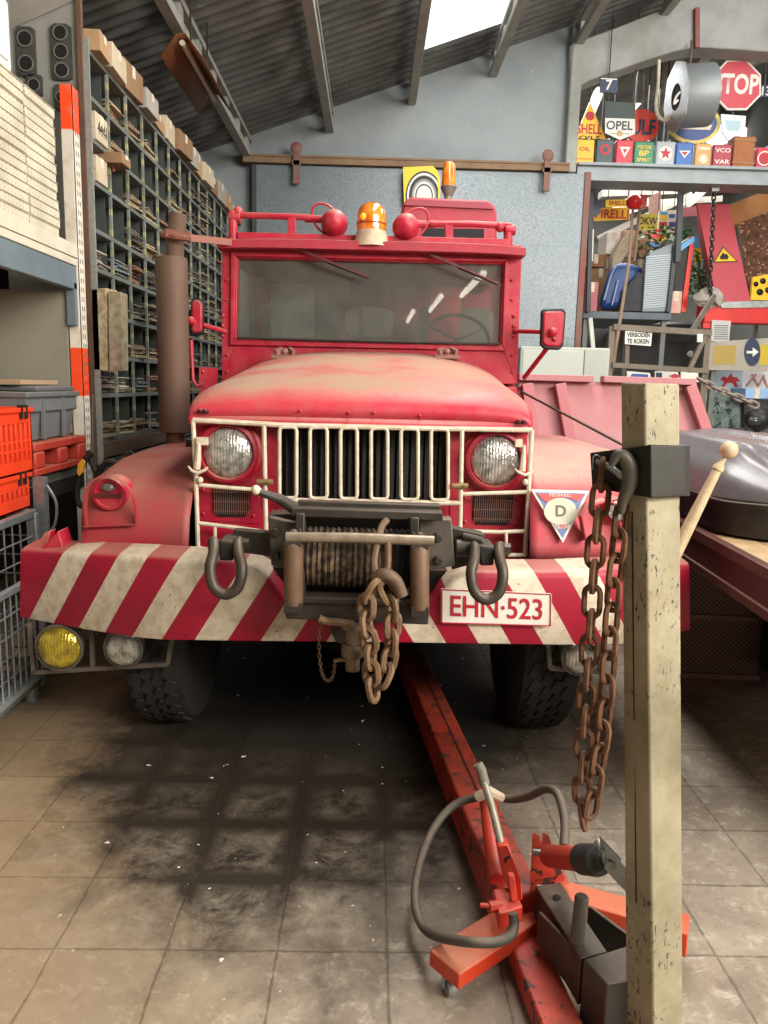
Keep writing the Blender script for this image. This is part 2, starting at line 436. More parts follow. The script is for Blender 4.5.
# ------------------------------------------------------------------ light
def area(name, loc, tgt, sx, sy, watt, col):
    l = bpy.data.lights.new(name, 'AREA'); l.shape = 'RECTANGLE'; l.size = sx; l.size_y = sy; l.energy = watt; l.color = col
    o = bpy.data.objects.new(name, l); COL.objects.link(o); o.location = loc
    o.rotation_euler = (Vector(tgt)-Vector(loc)).to_track_quat('-Z', 'Y').to_euler(); return o
area('skylight_glow', ((SX0+SX1)/2, 4.7, roofz(SX0)-.12), ((SX0+SX1)/2, 5.3, 0), SX1-SX0, 5.6, 225, (1, .98, .95))
area('gate_daylight', (6.0, -1.3, 3.7), (.0, 3.0, .7), 3.6, 2.8, 720, (1, .95, .87))
area('front_fill', (4.3, -4.0, 5.2), (-.2, 3.0, .5), 4.2, 1.3, 400, (1, .95, .87))  # area lamp added to brighten the truck front
area('far_hall_skylight', (4.2, 12.6, 5.6), (4.2, 12.4, 0), 3.5, 3.5, 560, (.97, .99, 1))
area('right_bay_fill', (4.4, 6.2, 5.8), (2.4, 8.0, 1.5), 3.0, 3.5, 190, (1, .99, .96))  # area lamp added to light the back wall
w = bpy.data.worlds.new('world'); scn.world = w; w.use_nodes = True
w.node_tree.nodes['Background'].inputs[0].default_value = (.70, .71, .72, 1); w.node_tree.nodes['Background'].inputs[1].default_value = .30
scn.view_settings.view_transform = 'Standard'; scn.view_settings.exposure = 0.1
scn.cycles.use_denoising = True
scn.cycles.max_bounces = 6; scn.cycles.transparent_max_bounces = 12

# fluorescent battens of the front bay (mirrored in the windscreen)
for k, (x, y) in enumerate(((1.75, -5.4), (1.35, -8.7), (.95, -12.0))):
    t = thing('strip_light', ('first', 'second', 'third')[k]+' white fluorescent batten hanging towards the gate behind the camera', 'lamp', (x, y, 3.3), 'fluorescent battens')
    MB().span((x-.05, y-1.6, 3.36), (x+.05, y+1.6, 3.40)).build('batten', M_WHITE, t)
    MB().tube([(x, y-1.58, 3.31), (x, y+1.58, 3.31)], .045, 10).build('tube', mat('lit tube %d' % k, '#ffffff', .4, emit='#fff6e6', es=9.0), t)
    for dy in (-.9, .9): MB().tube([(x, y+dy, 3.4), (x, y+dy, roofz(x))], .006, 5).build('hanger', M_BLACK, t)
# ================================================================== THE TRUCK
TR = thing('recovery_truck', 'dusty red old recovery truck with striped bumper, winch and roof beacon', 'truck', (-.03, 3.4, 0))
def tb(mb, name, m, parent=None, **k): return mb.build(name, m, parent or TR, **k)
def lab(o, s): o['label'] = s; return o
# ---- bumper
def bumperY(px):
    if px < 170: return 2.62+.25*((170-px)/150)**1.25
    if px > 590: return 2.62+.23*((px-590)/100)**1.25
    return 2.62
XC = P(354, 640, 2.62).x
def stripe_mat():
    t = NT('red and cream bumper stripes'); x, y, z = t.xyz()
    u = t.math('ADD', t.math('ABSOLUTE', t.math('SUBTRACT', x, XC)), t.math('MULTIPLY', z, .62))
    q = P(261, 640, 2.62); u0 = abs(q.x-XC)+.62*q.z
    u = t.math('SUBTRACT', u, t.math('MULTIPLY', t.step(t.math('ABSOLUTE', t.math('SUBTRACT', x, XC)), .7, 1.3), -.02))
    qe = P(30, 617, 2.84); ue = abs(qe.x-XC)+.62*qe.z+.02
    f = t.math('FRACT', t.math('DIVIDE', t.math('SUBTRACT', u, u0-.0005), .232))
    s = t.math('MULTIPLY', t.step(f, .495, .505), t.step(u, ue+.001, ue-.001))
    red = t.mix(t.step(t.noise(6, 5), .35, .7), lin('#b00f35'), lin('#93102c'))
    cr = t.mix(t.step(t.noise(22, 5), .45, .75), lin('#ddd0ba'), lin('#b9a587'))
    cr = t.mix(t.step(t.noise(70, 4, .7), .655, .67), cr, lin('#6b3d2c'))
    c = t.mix(s, red, cr)
    c = t.mix(t.step(t.noise(19, 5, .7), .685, .695), c, lin('#2d211b'))
    nz = t.xyz(t.geo.outputs['Normal'])[2]
    c = t.mix(t.math('MULTIPLY', t.step(nz, .5, .98), .4), c, lin('#ab967c'))
    return t.fin(c, .48)
TOP = [(20, 549), (60, 551), (120, 554), (160, 556), (235, 561), (255, 566), (268, 574), (280, 589), (290, 606), (425, 612), (436, 597), (446, 581), (458, 574), (480, 571), (560, 571), (620, 568), (690, 563)]
BOT = [(20, 617), (60, 625), (100, 632), (140, 638), (165, 640), (240, 641), (420, 643), (560, 645), (625, 644), (660, 638), (690, 630)]
rows = []
for kk in range(101):
    px = 20+6.7*kk
    Y = bumperY(px); a = P(px, ip(BOT, px), Y); b = P(px, ip(TOP, px), Y)
    r = .018
    rows.append([a+Vector((0, .05, .004)), a+Vector((0, .004, 0)), a+Vector((0, 0, .006)), b-Vector((0, 0, r*1.6)), b+Vector((0, r*.35, -r*.6)), b+Vector((0, r, -.004)), b+Vector((0, r*2.2, 0)), b+Vector((0, .16, .006)), b+Vector((0, .16, -.012)), b+Vector((0, .03, -.04)), a+Vector((0, .03, .02))])
bumper = tb(MB().loft(rows, cap=True), 'bumper', stripe_mat(), smooth=50)
# small red ears at the bumper ends
p = [P(41, 549, 2.86), P(58, 531, 2.87), P(64, 551, 2.86)]
tb(MB().prism(p, (0, .1, 0)), 'bumper_gusset', M_REDV, bev=.004)
tb(MB().prism([P(33, 551, 2.87), P(44, 533, 2.93), P(50, 531, 2.93), P(46, 551, 2.87)], (0, .06, 0)), 'bumper_gusset', M_REDV, bev=.003)
# gauge stick at the right bumper end
p0, p1, p2, p3 = P(672, 560, 2.84), P(717, 470, 2.84), P(722, 462, 2.84), P(729, 452, 2.84)
st = tb(MB().tube([p0, p0.lerp(p1, .5), p1], .018, 10, radii=[.026, .022, .017]).tube([p1, p1.lerp(p2, .4), p2, p3], .012, 10, radii=[.021, .021, .009, .007]), 'marker_stick', mat('worn pale wood', '#cbb793', .7, var='#a58c66', vs=25))
tb(MB().ball(P(729, 450, 2.84), .033, 18), 'knob', mat('pale wooden ball', '#d0b998', .55, var='#b79b78', vs=12), st)
# ---- licence plate
q = [P(441, 589, 2.60), P(552, 594, 2.60), P(551.5, 626, 2.60), P(441, 623, 2.60)]
ctr = (q[0]+q[2])/2; rx = (q[1]-q[0]).normalized()
pl = tb(MB().prism(q, (0, .012, 0)), 'licence_plate', mat('white plate', '#e8e2d8', .4, var='#d2c9bb', vs=15), bev=.004)
W_, H_ = (q[1]-q[0]).length, (q[0]-q[3]).length
up_ = (q[0]-q[3]).normalized()
text('lettering', 'EHN\u00b7523', ctr+Vector((0, -.0022, 0)), W_*.83, H_*.62, M_LRED, pl, rx, up_, bold=.012)
mb = MB()
for a, b in ((0, 1), (1, 2), (2, 3), (3, 0)):
    k = .93
    A = ctr+(q[a]-ctr)*1.0; B = ctr+(q[b]-ctr)*1.0
    A = A.lerp(ctr, .02); B = B.lerp(ctr, .02)
    mb.bar(A+Vector((0, -.0015, 0)), B+Vector((0, -.0015, 0)), .0025, .005, (0, 1, 0) if a % 2 else (0, 1, 0))
tb(mb, 'plate_border', M_LRED, pl)
# ---- fog lamps under the bumper with their carrier bars
def fog(px, py, rpx, Y, lens, nm):
    c = P(px, py, Y); r = rpx*Y*1.02/769
    o = tb(MB().lathe([(r*.35, .10), (r*.8, .07), (r*1.0, .02), (r*1.08, .0), (r*1.06, -.012), (r*.98, -.014), (r*.95, -.006)], c, (0, 1, 0), 28), nm, mat(nm+' shell', '#77736a', .4, .6, var='#4f4a42', vs=20))
    l = tb(MB().lathe([(r*.96, -.006), (r*.9, -.018), (r*.7, -.028), (r*.4, -.034), (0, -.036)], c, (0, 1, 0), 28), 'lens', lens, o)
    return o, l
def lens_mat(name, a, b, sc=55, rough=.18):
    t = NT(name); x, y, z = t.xyz()
    wv = t.n.new('ShaderNodeTexWave'); wv.inputs['Scale'].default_value = 26; wv.inputs['Distortion'].default_value = 1.5; wv.bands_direction = 'X'
    t.l.new(t.geo.outputs['Position'], wv.inputs['Vector'])
    c = t.mix(t.step(t.noise(30, 3), .35, .7), lin(a), lin(b)); c = t.mix(t.math('MULTIPLY', wv.outputs['Fac'], .15), c, lin(b))
    t.bump(t.math('ADD', t.math('MULTIPLY', wv.outputs['Fac'], .22), t.noise(55, 3)), .6, .008)
    t.b.inputs['Coat Weight'].default_value = .8; t.b.inputs['Coat Roughness'].default_value = .08
    return t.fin(c, rough, .55)
M_LENSY = lens_mat('yellow fog lens', '#d8c23a', '#8e7a2a'); M_LENSC = lens_mat('clear lamp lens', '#dcdad2', '#77736c')
o, l = fog(60, 647, 23, 2.80, M_LENSY, 'fog_lamp'); lab(o, 'round fog lamp with yellow lens'); lab(l, 'yellow lens')
o, l = fog(124, 648, 19, 2.80, M_LENSC, 'fog_lamp'); lab(o, 'smaller fog lamp with clear lens')
o, l = fog(579, 657, 18, 2.80, M_LENSC, 'fog_lamp'); lab(o, 'clear fog lamp at the right wheel')
M_LB = mat('dull lamp bracket', '#6f665a', .6, .4, var='#4b443b', vs=18)
for grp in ((((30, 622), (34, 672), (168, 664), (172, 640)), ((92, 632), (93, 668))), (((548, 646), (550, 668), (600, 672)), ((600, 640), (600, 672)), ((560, 645), (590, 672)))):
    mb = MB()
    for pts in grp:
        for a, b in zip(pts, pts[1:]): mb.bar(P(*a, 2.84), P(*b, 2.84), .016, .016, (0, 1, 0))
    tb(mb, 'lamp_bracket', M_LB)
# ---- fenders
def fender(inner_x, outer_x, m, curve, nm):
    rows = []
    n = 14
    for y, z in curve:
        row = []
        for i in range(n+1):
            t = i/n; k = min(1, max(0, (y-2.9)/.45)); ox = outer_x+math.copysign(.10*k**.8, outer_x); x = inner_x+(ox-inner_x)*t
            drop = 0 if t < .80 else ((t-.80)/.20)**1.8*min(.085, max(.01, (z-.86)*.28))
            row.append((x, y, z-drop))
        x, yy, zz = row[-1]; row.append((x, yy, min(zz, max(.80, zz-.10))))
        rows.append(row)
    return tb(MB().loft(rows, close=False), nm, m, smooth=60, solid=.012)
FC = [(2.90, .845), (2.895, .88), (2.925, .98), (2.98, 1.065), (3.08, 1.105), (3.25, 1.13), (3.5, 1.155), (3.9, 1.165), (4.4, 1.165)]
fl = fender(-.695, -1.10, M_FEND, FC, 'front_fender'); lab(fl, 'left front fender as seen, brown with dust')
fr = fender(.625, 1.10, M_FENDR, [(2.93, .845), (2.925, .9), (2.95, 1.0), (2.985, 1.11), (3.05, 1.17), (3.2, 1.205), (3.6, 1.235), (4.4, 1.24)], 'front_fender'); lab(fr, 'right front fender, pink red with triangular badge')
# marker light with bent guard on the left fender
c = P(109, 494, 2.93)
ml = tb(MB().lathe([(.066, .10), (.066, .0), (.06, -.012), (.05, -.014), (.046, -.008), (0, -.008)], c, (0, 1, 0), 24), 'marker_light', M_REDV)
tb(MB().span(c+Vector((-.052, -.017, -.012)), c+Vector((.052, -.006, .004))), 'cross_bar', M_DRED, ml)
tb(MB().ball(c+Vector((0, -.012, .026)), .024, 12, (1.2, .6, .7)), 'lens', mat('smoky lens', '#6c6c68', .15, .3), ml)
pts = [P(85, 527, 2.89), P(83, 505, 2.87), P(88, 484, 2.87), P(106, 475, 2.88), P(124, 485, 2.88), P(133, 500, 2.88), P(135, 522, 2.89)]
rows = [[p+Vector((0, -.002, 0)), p+Vector((0, .028, 0)), p+Vector((.006, .028, -.004)), p+Vector((.006, -.002, -.004))] for p in smoothpath(pts, 4)]
mb = MB().loft(rows, cap=True); mb.bar(P(85, 526, 2.9), P(136, 524, 2.9), .03, .006)
tb(mb, 'lamp_guard', M_FEND, ml)
# the same guard on the right fender
c = P(604, 516, 2.90)
ml = tb(MB().lathe([(.05, .10), (.05, .0), (.045, -.012), (0, -.012)], c+Vector((.05, .02, .02)), (0, 1, 0), 24), 'marker_light', M_REDV)
tb(MB().lathe([(.04, .0), (.036, -.016), (0, -.016)], c+Vector((.05, .008, .02)), (0, 1, 0), 18), 'lens', M_LENSC, ml)
pts = [P(586, 541, 2.88), P(582, 517, 2.87), P(590, 505, 2.88), P(606, 500, 2.88), P(624, 506, 2.88), P(628, 540, 2.88)]
rows = [[p, p+Vector((0, .06, 0)), p+Vector((.006, .06, -.006)), p+Vector((.006, 0, -.006))] for p in pts]
tb(MB().loft(rows, cap=True), 'lamp_guard', M_FENDR, ml)
# triangular badge
def onF(px, py): return P(px, py, ip([(489, 2.966), (500, 2.957), (520, 2.94), (545, 2.915)], py)-.012)
t0, t1, t2 = onF(531, 489.5), onF(589.5, 491), onF(563, 543)
bd = tb(MB().prism([t0, t1, t2], (0, .008, 0)), 'triangular_badge', M_WHITE)
cen = (t0+t1+t2)/3
def ins(p, k): return cen+(p-cen)*k+Vector((0, -.002, 0))
tb(MB().prism([ins(t0, .86), ins(t1, .86), ins(t2, .86)], (0, .001, 0)), 'blue_field', mat('badge blue', '#6f7fb0', .5), bd)
def onB(px, py, e): return onF(px, py)+Vector((0, -e, 0))
mb = MB().face([onB(*v, .005) for v in ((537, 493.5), (541, 498), (546, 502), (552, 499), (560, 497), (570, 498), (577, 501), (582, 497), (584, 494))]); m_ = MB()
m_.face([onB(*v, .005) for v in ((537, 493.5), (541, 498), (546, 502), (552, 499), (560, 497), (570, 498), (577, 501), (582, 497), (584, 494))])
tb(m_, 'red_field', mat('badge red', '#d4564e', .5), bd, solid=.001)
cc = onB(560, 511, .006); m_ = MB()
m_.face([cc+(onB(576.5, 511, .006)-cc)*math.cos(a*math.pi/12)+(onB(560, 497.5, .006)-cc)*math.sin(a*math.pi/12) for a in range(24)])
tb(m_, 'roundel', mat('badge white', '#d2ceb8', .5, var='#b4bda6', vs=30), bd, solid=.001)
up_b = (onB(560, 500, 0)-onB(560, 520, 0)).normalized()
text('lettering', 'D', onB(560.5, 510.5, .009), .040, .044, mat('badge ink', '#6b665e', .6), bd, up=up_b, bold=.02)
text('lettering', 'FEDERBEL', onB(560, 494.8, .009), .085, .012, M_WHITE, bd, up=up_b)
text('lettering', '1992', onB(562, 526, .009), .042, .018, mat('badge pale red', '#c9524a', .5), bd, up=up_b)
tb(MB().bar(onB(555, 526, .0055), onB(569, 526, .0055), .001, .02), 'year_field', M_WHITE, bd)
# ---- front panel, radiator opening, headlamp wells
YP = 3.06
def pan(mb, x0, y0, x1, y1, Y=YP, t=.05):
    a, b, c, d = P(x0, y0, Y), P(x1, y0, Y), P(x1, y1, Y), P(x0, y1, Y); mb.prism([a, b, c, d], (0, t, 0))
mb = MB()
pan(mb, 196, 420, 277, 556); pan(mb, 449, 424, 527, 560); pan(mb, 276, 420, 450, 428); pan(mb, 276, 503, 450, 560)
tb(mb, 'front_panel', M_REDV)
tb(MB().span(P(272, 420, 3.16), P(452, 508, 3.3)), 'radiator', mat('black radiator core', '#14120f', .6, var='#221e19', vs=80))
mb = MB()
for i in range(25):
    px = 280+i*7; mb.span(P(px, 426, 3.125)-Vector((.004, 0, 0)), P(px, 505, 3.15)+Vector((.004, 0, 0)))
tb(mb, 'radiator_shutter', mat('dusty black shutter', '#2b2924', .6, var='#171512', vs=20))
for px, py, sgn in ((229, 452, 1), (494, 460, -1)):
    c = P(px, py, YP-.005)
    h = tb(MB().lathe([(.135, .004), (.134, -.012), (.122, -.02), (.118, -.035), (.106, -.04), (.100, -.03), (.098, -.015)], c, (0, 1, 0), 36), 'headlight', M_REDV)
    tb(MB().lathe([(.099, -.018), (.094, -.030), (.078, -.042), (.05, -.051), (.02, -.055), (0, -.0555)], c, (0, 1, 0), 36), 'lens', M_LENSC, h)
    # recessed vent with mesh
    vx, vy, w = (231.5, 502, 37) if sgn > 0 else (493, 510, 38)
    fr_ = MB(); q = [P(vx-33, vy-18, YP-.004), P(vx+28, vy-15, YP-.004), P(vx+28, vy+22, YP-.004), P(vx-33, vy+19, YP-.004)]
    fr_.prism(q, (0, .006, 0)); v = tb(fr_, 'vent_plate', M_REDV, bev=.003)
    a = P(vx-w/2, vy-16, YP-.012); b = P(vx+w/2, vy+15, YP-.012)
    tb(MB().prism([(a.x, a.y, a.z), (b.x, a.y, a.z), (b.x, a.y, b.z+.03), (b.x-.02, a.y, b.z), (a.x+.02, a.y, b.z), (a.x, a.y, b.z+.03)], (0, .01, 0)), 'vent_hole', M_DEEP, v)
    m_ = MB(); x = a.x+.006
    while x < b.x: m_.bar((x, a.y-.002, b.z+.01), (x, a.y-.002, a.z), .0022, .0022, (0, 1, 0)); x += .0085
    for k in range(3): z = b.z+(a.z-b.z)*(k+.6)/3.2; m_.bar((a.x, a.y-.003, z), (b.x, a.y-.003, z), .002, .002)
    tb(m_, 'vent_mesh', mat('rusty mesh', '#8a6152', .6, .3), v)
    m_ = MB()
    for i, j in ((-28, -12), (-28, 12), (22, -10), (22, 14)): m_.ball(P(vx+i, vy+j, YP-.006), .007, 8)
    tb(m_, 'rivet', M_REDV, v)
# cream brush guard
YG = 2.985
def rail(mb, pts, r=.0085, closed=False):
    q = [P(*p, YG) for p in pts]; mb.tube(q, r, 8, closed)
mb = MB()
rail(mb, [(193, 420), (265, 424), (278, 425), (448, 429), (462, 429), (532, 430)], .010)
rail(mb, [(193, 420), (196, 480), (198, 548)], .009); rail(mb, [(196, 547), (214, 551)], .008)
rail(mb, [(264, 424), (265, 478), (266, 530)], .009); rail(mb, [(199, 485), (232, 488), (262, 490)], .008)
rail(mb, [(198, 523), (240, 528), (266, 532)], .008); rail(mb, [(215, 526), (215, 551)], .007)
rail(mb, [(462, 429), (461, 480), (460, 532)], .009); rail(mb, [(532, 430), (528, 500), (525, 556)], .009)
rail(mb, [(462, 494), (528, 492)], .008); rail(mb, [(462, 531), (500, 532), (526, 531)], .008)
rail(mb, [(506, 532), (506, 552)], .007); rail(mb, [(508, 555), (525, 555)], .008)
rail(mb, [(278, 500), (448, 503), (461, 503)], .010)
bg = tb(mb, 'brush_guard', M_CREAM)
for x0, x1 in ((279.5, 296.5), (310, 327), (340.5, 357), (371, 387.5), (401, 418), (431, 448)):
    y0 = 427+(x0-280)*.014; y1 = 498+(x0-280)*.014; c = 4
    pts = [(x0+c, y0), (x1-c, y0), (x1-1, y0+1), (x1, y0+c), (x1, y1-c), (x1-1, y1-1), (x1-c, y1), (x0+c, y1), (x0+1, y1-1), (x0, y1-c), (x0, y0+c), (x0+1, y0+1)]
    tb(MB().tube([P(*p, YG-.004) for p in pts], .0075, 8, True), 'grille_loop', M_CREAM, bg)
for k, (hx, hy) in enumerate(((199, 447), (524, 449))):
    m_ = MB(); m_.bar(P(hx-2, hy-6, YG-.015), P(hx+(9 if k == 0 else -9), hy-6, YG-.015), .02, .03)
    m_.tube([P(hx, hy-4, YG-.02), P(hx-1, hy+12, YG-.02), P(hx-2, hy+22, YG-.02)], .011, 8, radii=[.007, .012, .013])
    s = 1 if k == 0 else -1
    m_.tube([P(hx-11*s, hy+19, YG-.03), P(hx-7*s, hy+24, YG-.03), P(hx-1*s, hy+26, YG-.03), P(hx+6*s, hy+23, YG-.03), P(hx+9*s, hy+20, YG-.03)], .006, 8, radii=[.003, .006, .007, .006, .003])
    m_.ball(P(hx+1, hy+33, YG-.015), .013, 10)
    tb(m_, 'guard_latch', M_CREAM, bg)
for hx, hy in ((265, 482), (460, 486)):
    m_ = MB()
    for i in (-4, 0, 4): m_.lathe([(.012, -.012), (.012, .012)], P(hx+i*1.2, hy, YG-.012), (1, 0, 0), 10)
    tb(m_, 'guard_hinge', mat('brass hinge', '#9c8259', .5, .4, var='#6e5a3c', vs=30), bg)
# ---- bonnet
xf, xr = P(361, 420, 3.0).x, P(371, 360, 4.4).x
rows = []
HY = [(2.985, .655, 1.335, 1.372, 5.), (2.985, .66, 1.335, 1.405, 5.), (3.0, .668, 1.335, 1.437, 4.6), (3.04, .676, 1.335, 1.475, 4.4), (3.10, .684, 1.335, 1.502, 4.2), (3.25, .70, 1.335, 1.53, 3.8), (3.5, .716, 1.335, 1.567, 3.4), (3.8, .74, 1.335, 1.608, 3.1), (4.1, .77, 1.335, 1.648, 2.9), (4.40, .80, 1.335, 1.685, 2.8)]
for Y, w, z0, z1, e in HY:
    xc = xf+(xr-xf)*(Y-2.985)/1.41; row = []
    n = 34
    for i in range(n+1):
        a = math.pi*i/n; ca, sa = math.cos(a), math.sin(a)
        row.append((xc-w*math.copysign(abs(ca)**(2/e), ca), Y, z0+(z1-z0)*abs(sa)**(2/(e*.98))))
    rows.append(row)
bn = MB().loft(rows, close=False); bn.face([Vector(p) for p in rows[0]])
bonnet = tb(bn, 'bonnet', M_HOOD, smooth=55, solid=.004)
M_HNG = mat('dusty hinge', '#8c6a5c', .7, var='#7a3038', vs=20)
for px in (285, 447):
    mb = MB(); c = P(px, 355, 4.30); mb.span(c+Vector((-.07, -.03, -.02)), c+Vector((.07, .05, .0))); mb.bar(c+Vector((-.05, -.03, .01)), c+Vector((-.02, .02, .03)), .02, .03); mb.bar(c+Vector((.05, -.03, .01)), c+Vector((.02, .02, .03)), .02, .03); mb.ball(c+Vector((0, 0, .015)), .022, 8)
    tb(mb, 'bonnet_hinge', M_HNG, bonnet)
for px, py in ((203, 412), (521, 423)):
    c = P(px, py, 2.975); m_ = MB().span(c-Vector((.022, .006, .006)), c+Vector((.022, .006, .006))); m_.ball(c+Vector((-.01, -.008, .006)), .009, 8); m_.ball(c+Vector((.01, -.008, .006)), .009, 8)
    tb(m_, 'bonnet_catch', M_DRED, bonnet)
m_ = MB()
for px, py in ((349, 413), (374, 413), (300, 411), (420, 416)): m_.ball(P(px, py, 2.978), .006, 8)
tb(m_, 'rivet', M_REDV, bonnet)
# ---- cab
YC = 4.46
def pc(px, py, Y=YC): return P(px, py, Y)
def frame(mb, o4, i4, t, Y=YC):
    O = [P(*p, Y) for p in o4]; I = [P(*p, Y) for p in i4]
    for k in range(4):
        j = (k+1) % 4; mb.prism([O[k], O[j], I[j], I[k]], (0, t, 0))
out4 = [(222, 244), (522, 252), (517, 384), (222, 384)]; in4 = [(238, 258), (503, 264), (500, 343.5), (236, 337)]
mb = MB(); frame(mb, out4, in4, .07)
cabf = tb(mb, 'windscreen_surround', M_REDV, bev=.004)
mb = MB(); frame(mb, [(231, 252), (509, 259), (506, 351), (230, 345)], [(236, 256), (505, 262), (502, 345), (234, 339)], .02, YC-.02)
tb(mb, 'windscreen_frame', M_REDV, cabf, bev=.004)
def glass_mat(name, dusty=.26, col='#8f8d84'):
    t = NT(name); t.n.remove(t.b)
    tr = t.n.new('ShaderNodeBsdfTransparent'); tr.inputs[0].default_value = (.74, .77, .73, 1)
    gl = t.n.new('ShaderNodeBsdfGlossy'); gl.inputs['Roughness'].default_value = .012; gl.inputs[0].default_value = (1, 1, 1, 1)
    df = t.n.new('ShaderNodeBsdfDiffuse'); df.inputs[0].default_value = lin(col)
    m1 = t.n.new('ShaderNodeMixShader'); fr = t.n.new('ShaderNodeFresnel'); fr.inputs[0].default_value = 1.45
    f = t.math('ADD', fr.outputs[0], .03, clamp=True)
    t.l.new(f, m1.inputs[0]); t.l.new(tr.outputs[0], m1.inputs[1]); t.l.new(gl.outputs[0], m1.inputs[2])
    m2 = t.n.new('ShaderNodeMixShader')
    d = t.step(t.noise(5, 6, .65), .3, .75, dusty*.6, dusty*1.25)
    t.l.new(d, m2.inputs[0]); t.l.new(m1.outputs[0], m2.inputs[1]); t.l.new(df.outputs[0], m2.inputs[2])
    t.l.new(m2.outputs[0], t.out.inputs[0]); return t.m
M_GLASS = glass_mat('dusty cab glass')
tb(MB().prism([P(*p, YC+.03) for p in ((236, 256), (505, 262), (502, 346), (234, 340))], (0, .006, 0)), 'windscreen_glass', M_GLASS, cabf)
mb = MB()
mb.tube([P(*p, YC-.035) for p in ((237, 337.5), (300, 339.5), (400, 342), (500, 344))], .008, 6)
tb(mb, 'rubber_seal', M_BLACK, cabf)
for a, b, c_ in (((301, 250), (340, 266), (368, 277)), ((429, 254), (470, 271), (499, 284))):
    w_ = tb(MB().bar(P(*a, YC-.05), P(*b, YC-.045), .014, .012).bar(P(*b, YC-.045), P(*c_, YC-.035), .010, .010), 'wiper_arm', mat('wiper maroon', '#5c2b2c', .5, .3))
    tb(MB().bar(P(b[0]-12, b[1]-3.2, YC-.03), P(c_[0]+2, c_[1]+2, YC-.025), .006, .010), 'wiper_blade', M_STEEL, w_)
# cowl below the glass and cab sides
xl, xr_ = pc(222, 340).x, pc(519, 340).x
zf = pc(300, 384).z
mb = MB().span((xl, YC-.02, 1.0), (xr_, YC+.08, zf+.01)); mb.span((xl, YC+.06, .95), (xl+.05, 5.7, 1.55)); mb.span((xr_-.05, YC+.06, .95), (xr_, 5.7, 1.55))
ztop = 2.30
for x in (xl, xr_-.06):
    for y in (YC+.06, 5.62): mb.span((x, y, 1.55), (x+.06, y+.07, ztop))
    mb.span((x, YC+.06, ztop-.08), (x+.06, 5.69, ztop))
mb.span((xl+.05, 5.62, .95), (xr_-.05, 5.69, 1.62)); mb.span((xl+.05, 5.62, 2.15), (xr_-.05, 5.69, ztop)); mb.span((xl+.05, 5.62, 1.6), (xr_-.45, 5.69, 2.2)); mb.span((xr_-.2, 5.62, 1.6), (xr_-.05, 5.69, 2.2))
mb.span((xl, YC, .95), (xr_, 5.7, 1.0))
tb(mb, 'cab_body', M_REDV, bev=.006)
mb = MB(); n = 12; rows = []
for i in range(n+1):
    t_ = i/n; px = 217+t_*(526-217); a = P(px, 237.5+t_*7.5+ (3*abs(2*t_-1)**6), 4.36); b = P(px, 246+t_*7.5+(2*abs(2*t_-1)**6), 4.36); crown = .05*(1-(2*t_-1)**2)
    rows.append([b, a, a+Vector((0, .05, .012)), a+Vector((0, .6, crown)), a+Vector((0, 1.32, crown*.3)), b+Vector((0, 1.32, 0)), b+Vector((0, .1, .0))])
roof = tb(mb.loft(rows, cap=True), 'cab_roof', mat('dusty cab roof', '#a51f36', .6, var='#7c1a2a', vs=5, dust=.9, dcol='#85695c'), smooth=45)
mb = MB()
for px in (225, 516):
    for py in (316, 326, 336): mb.ball(P(px-2, py, YC-.004), .012, 8)
for py in (280, 300, 355, 372): mb.ball(P(512, py, YC-.004), .008, 8); mb.ball(P(227, py, YC-.004), .008, 8)
tb(mb, 'rivet', M_REDV, cabf)
# cab interior
M_CABIN = mat('dark cab lining', '#77736a', .8, var='#57534b', vs=4)
for px in (300, 455):
    c = P(px, 340, 5.25); sb = tb(MB().span((c.x-.25, 5.2, 1.45), (c.x+.25, 5.35, 2.02)), 'seat_back', M_CABIN, bev=.05, seg=3)
    tb(MB().span((c.x-.25, 4.8, 1.25), (c.x+.25, 5.25, 1.42)), 'seat_cushion', M_CABIN, bev=.04, seg=3)
tb(MB().prism([P(271, 284, 4.95), P(314, 284, 4.95), P(314, 338, 4.95), P(271, 338, 4.95)], (0, .02, 0)), 'map_board', mat('grey green board', '#b9c2be', .6, emit='#b9c2be', es=.0))
tb(MB().prism([P(432, 286, 5.1), P(462, 288, 5.1), P(458, 345, 5.1), P(428, 345, 5.1)], (0, .02, 0)), 'door_lining', mat('red door inside', '#d8384e', .6))
tb(MB().span((xl+.06, YC+.09, 1.5), (xr_-.06, YC+.3, 1.62)), 'dashboard', M_CABIN, bev=.02)
c = P(457, 340, 4.85); ax = Vector((0, -.8, .6)).normalized(); u = Vector((1, 0, 0)); v_ = ax.cross(u)
sw = tb(MB().tube([c+(u*math.cos(a*math.pi/16)+v_*math.sin(a*math.pi/16))*.2 for a in range(32)], .012, 8, True), 'steering_wheel', M_BLK)
m_ = MB()
for a in (0, 2.1, 4.2): m_.tube([c, c+(u*math.cos(a+.5)+v_*math.sin(a+.5))*.2], .009, 6)
m_.tube([c, c-ax*.3], .02, 8); tb(m_, 'spoke', M_BLK, sw)
c = P(370, 322, 4.6); m_ = MB()
m_.prism([P(345+a, 322+b, 4.6) for a, b in ((0, -10), (6, -14), (24, -16), (42, -14), (49, -9), (48, 10), (42, 15), (24, 16), (6, 14), (0, 9))], (0, .03, 0))
fan = tb(m_, 'oval_plate', mat('dull yellow plastic', '#b5ae92', .5), bev=.008)  # beige oval plate behind the windscreen
tb(MB().tube([P(362, 338, 4.6), P(362, 326, 4.58), P(362, 308, 4.58)], .008, 8), 'oval_stem', mat('oval rib', '#8f8a74', .5), fan)
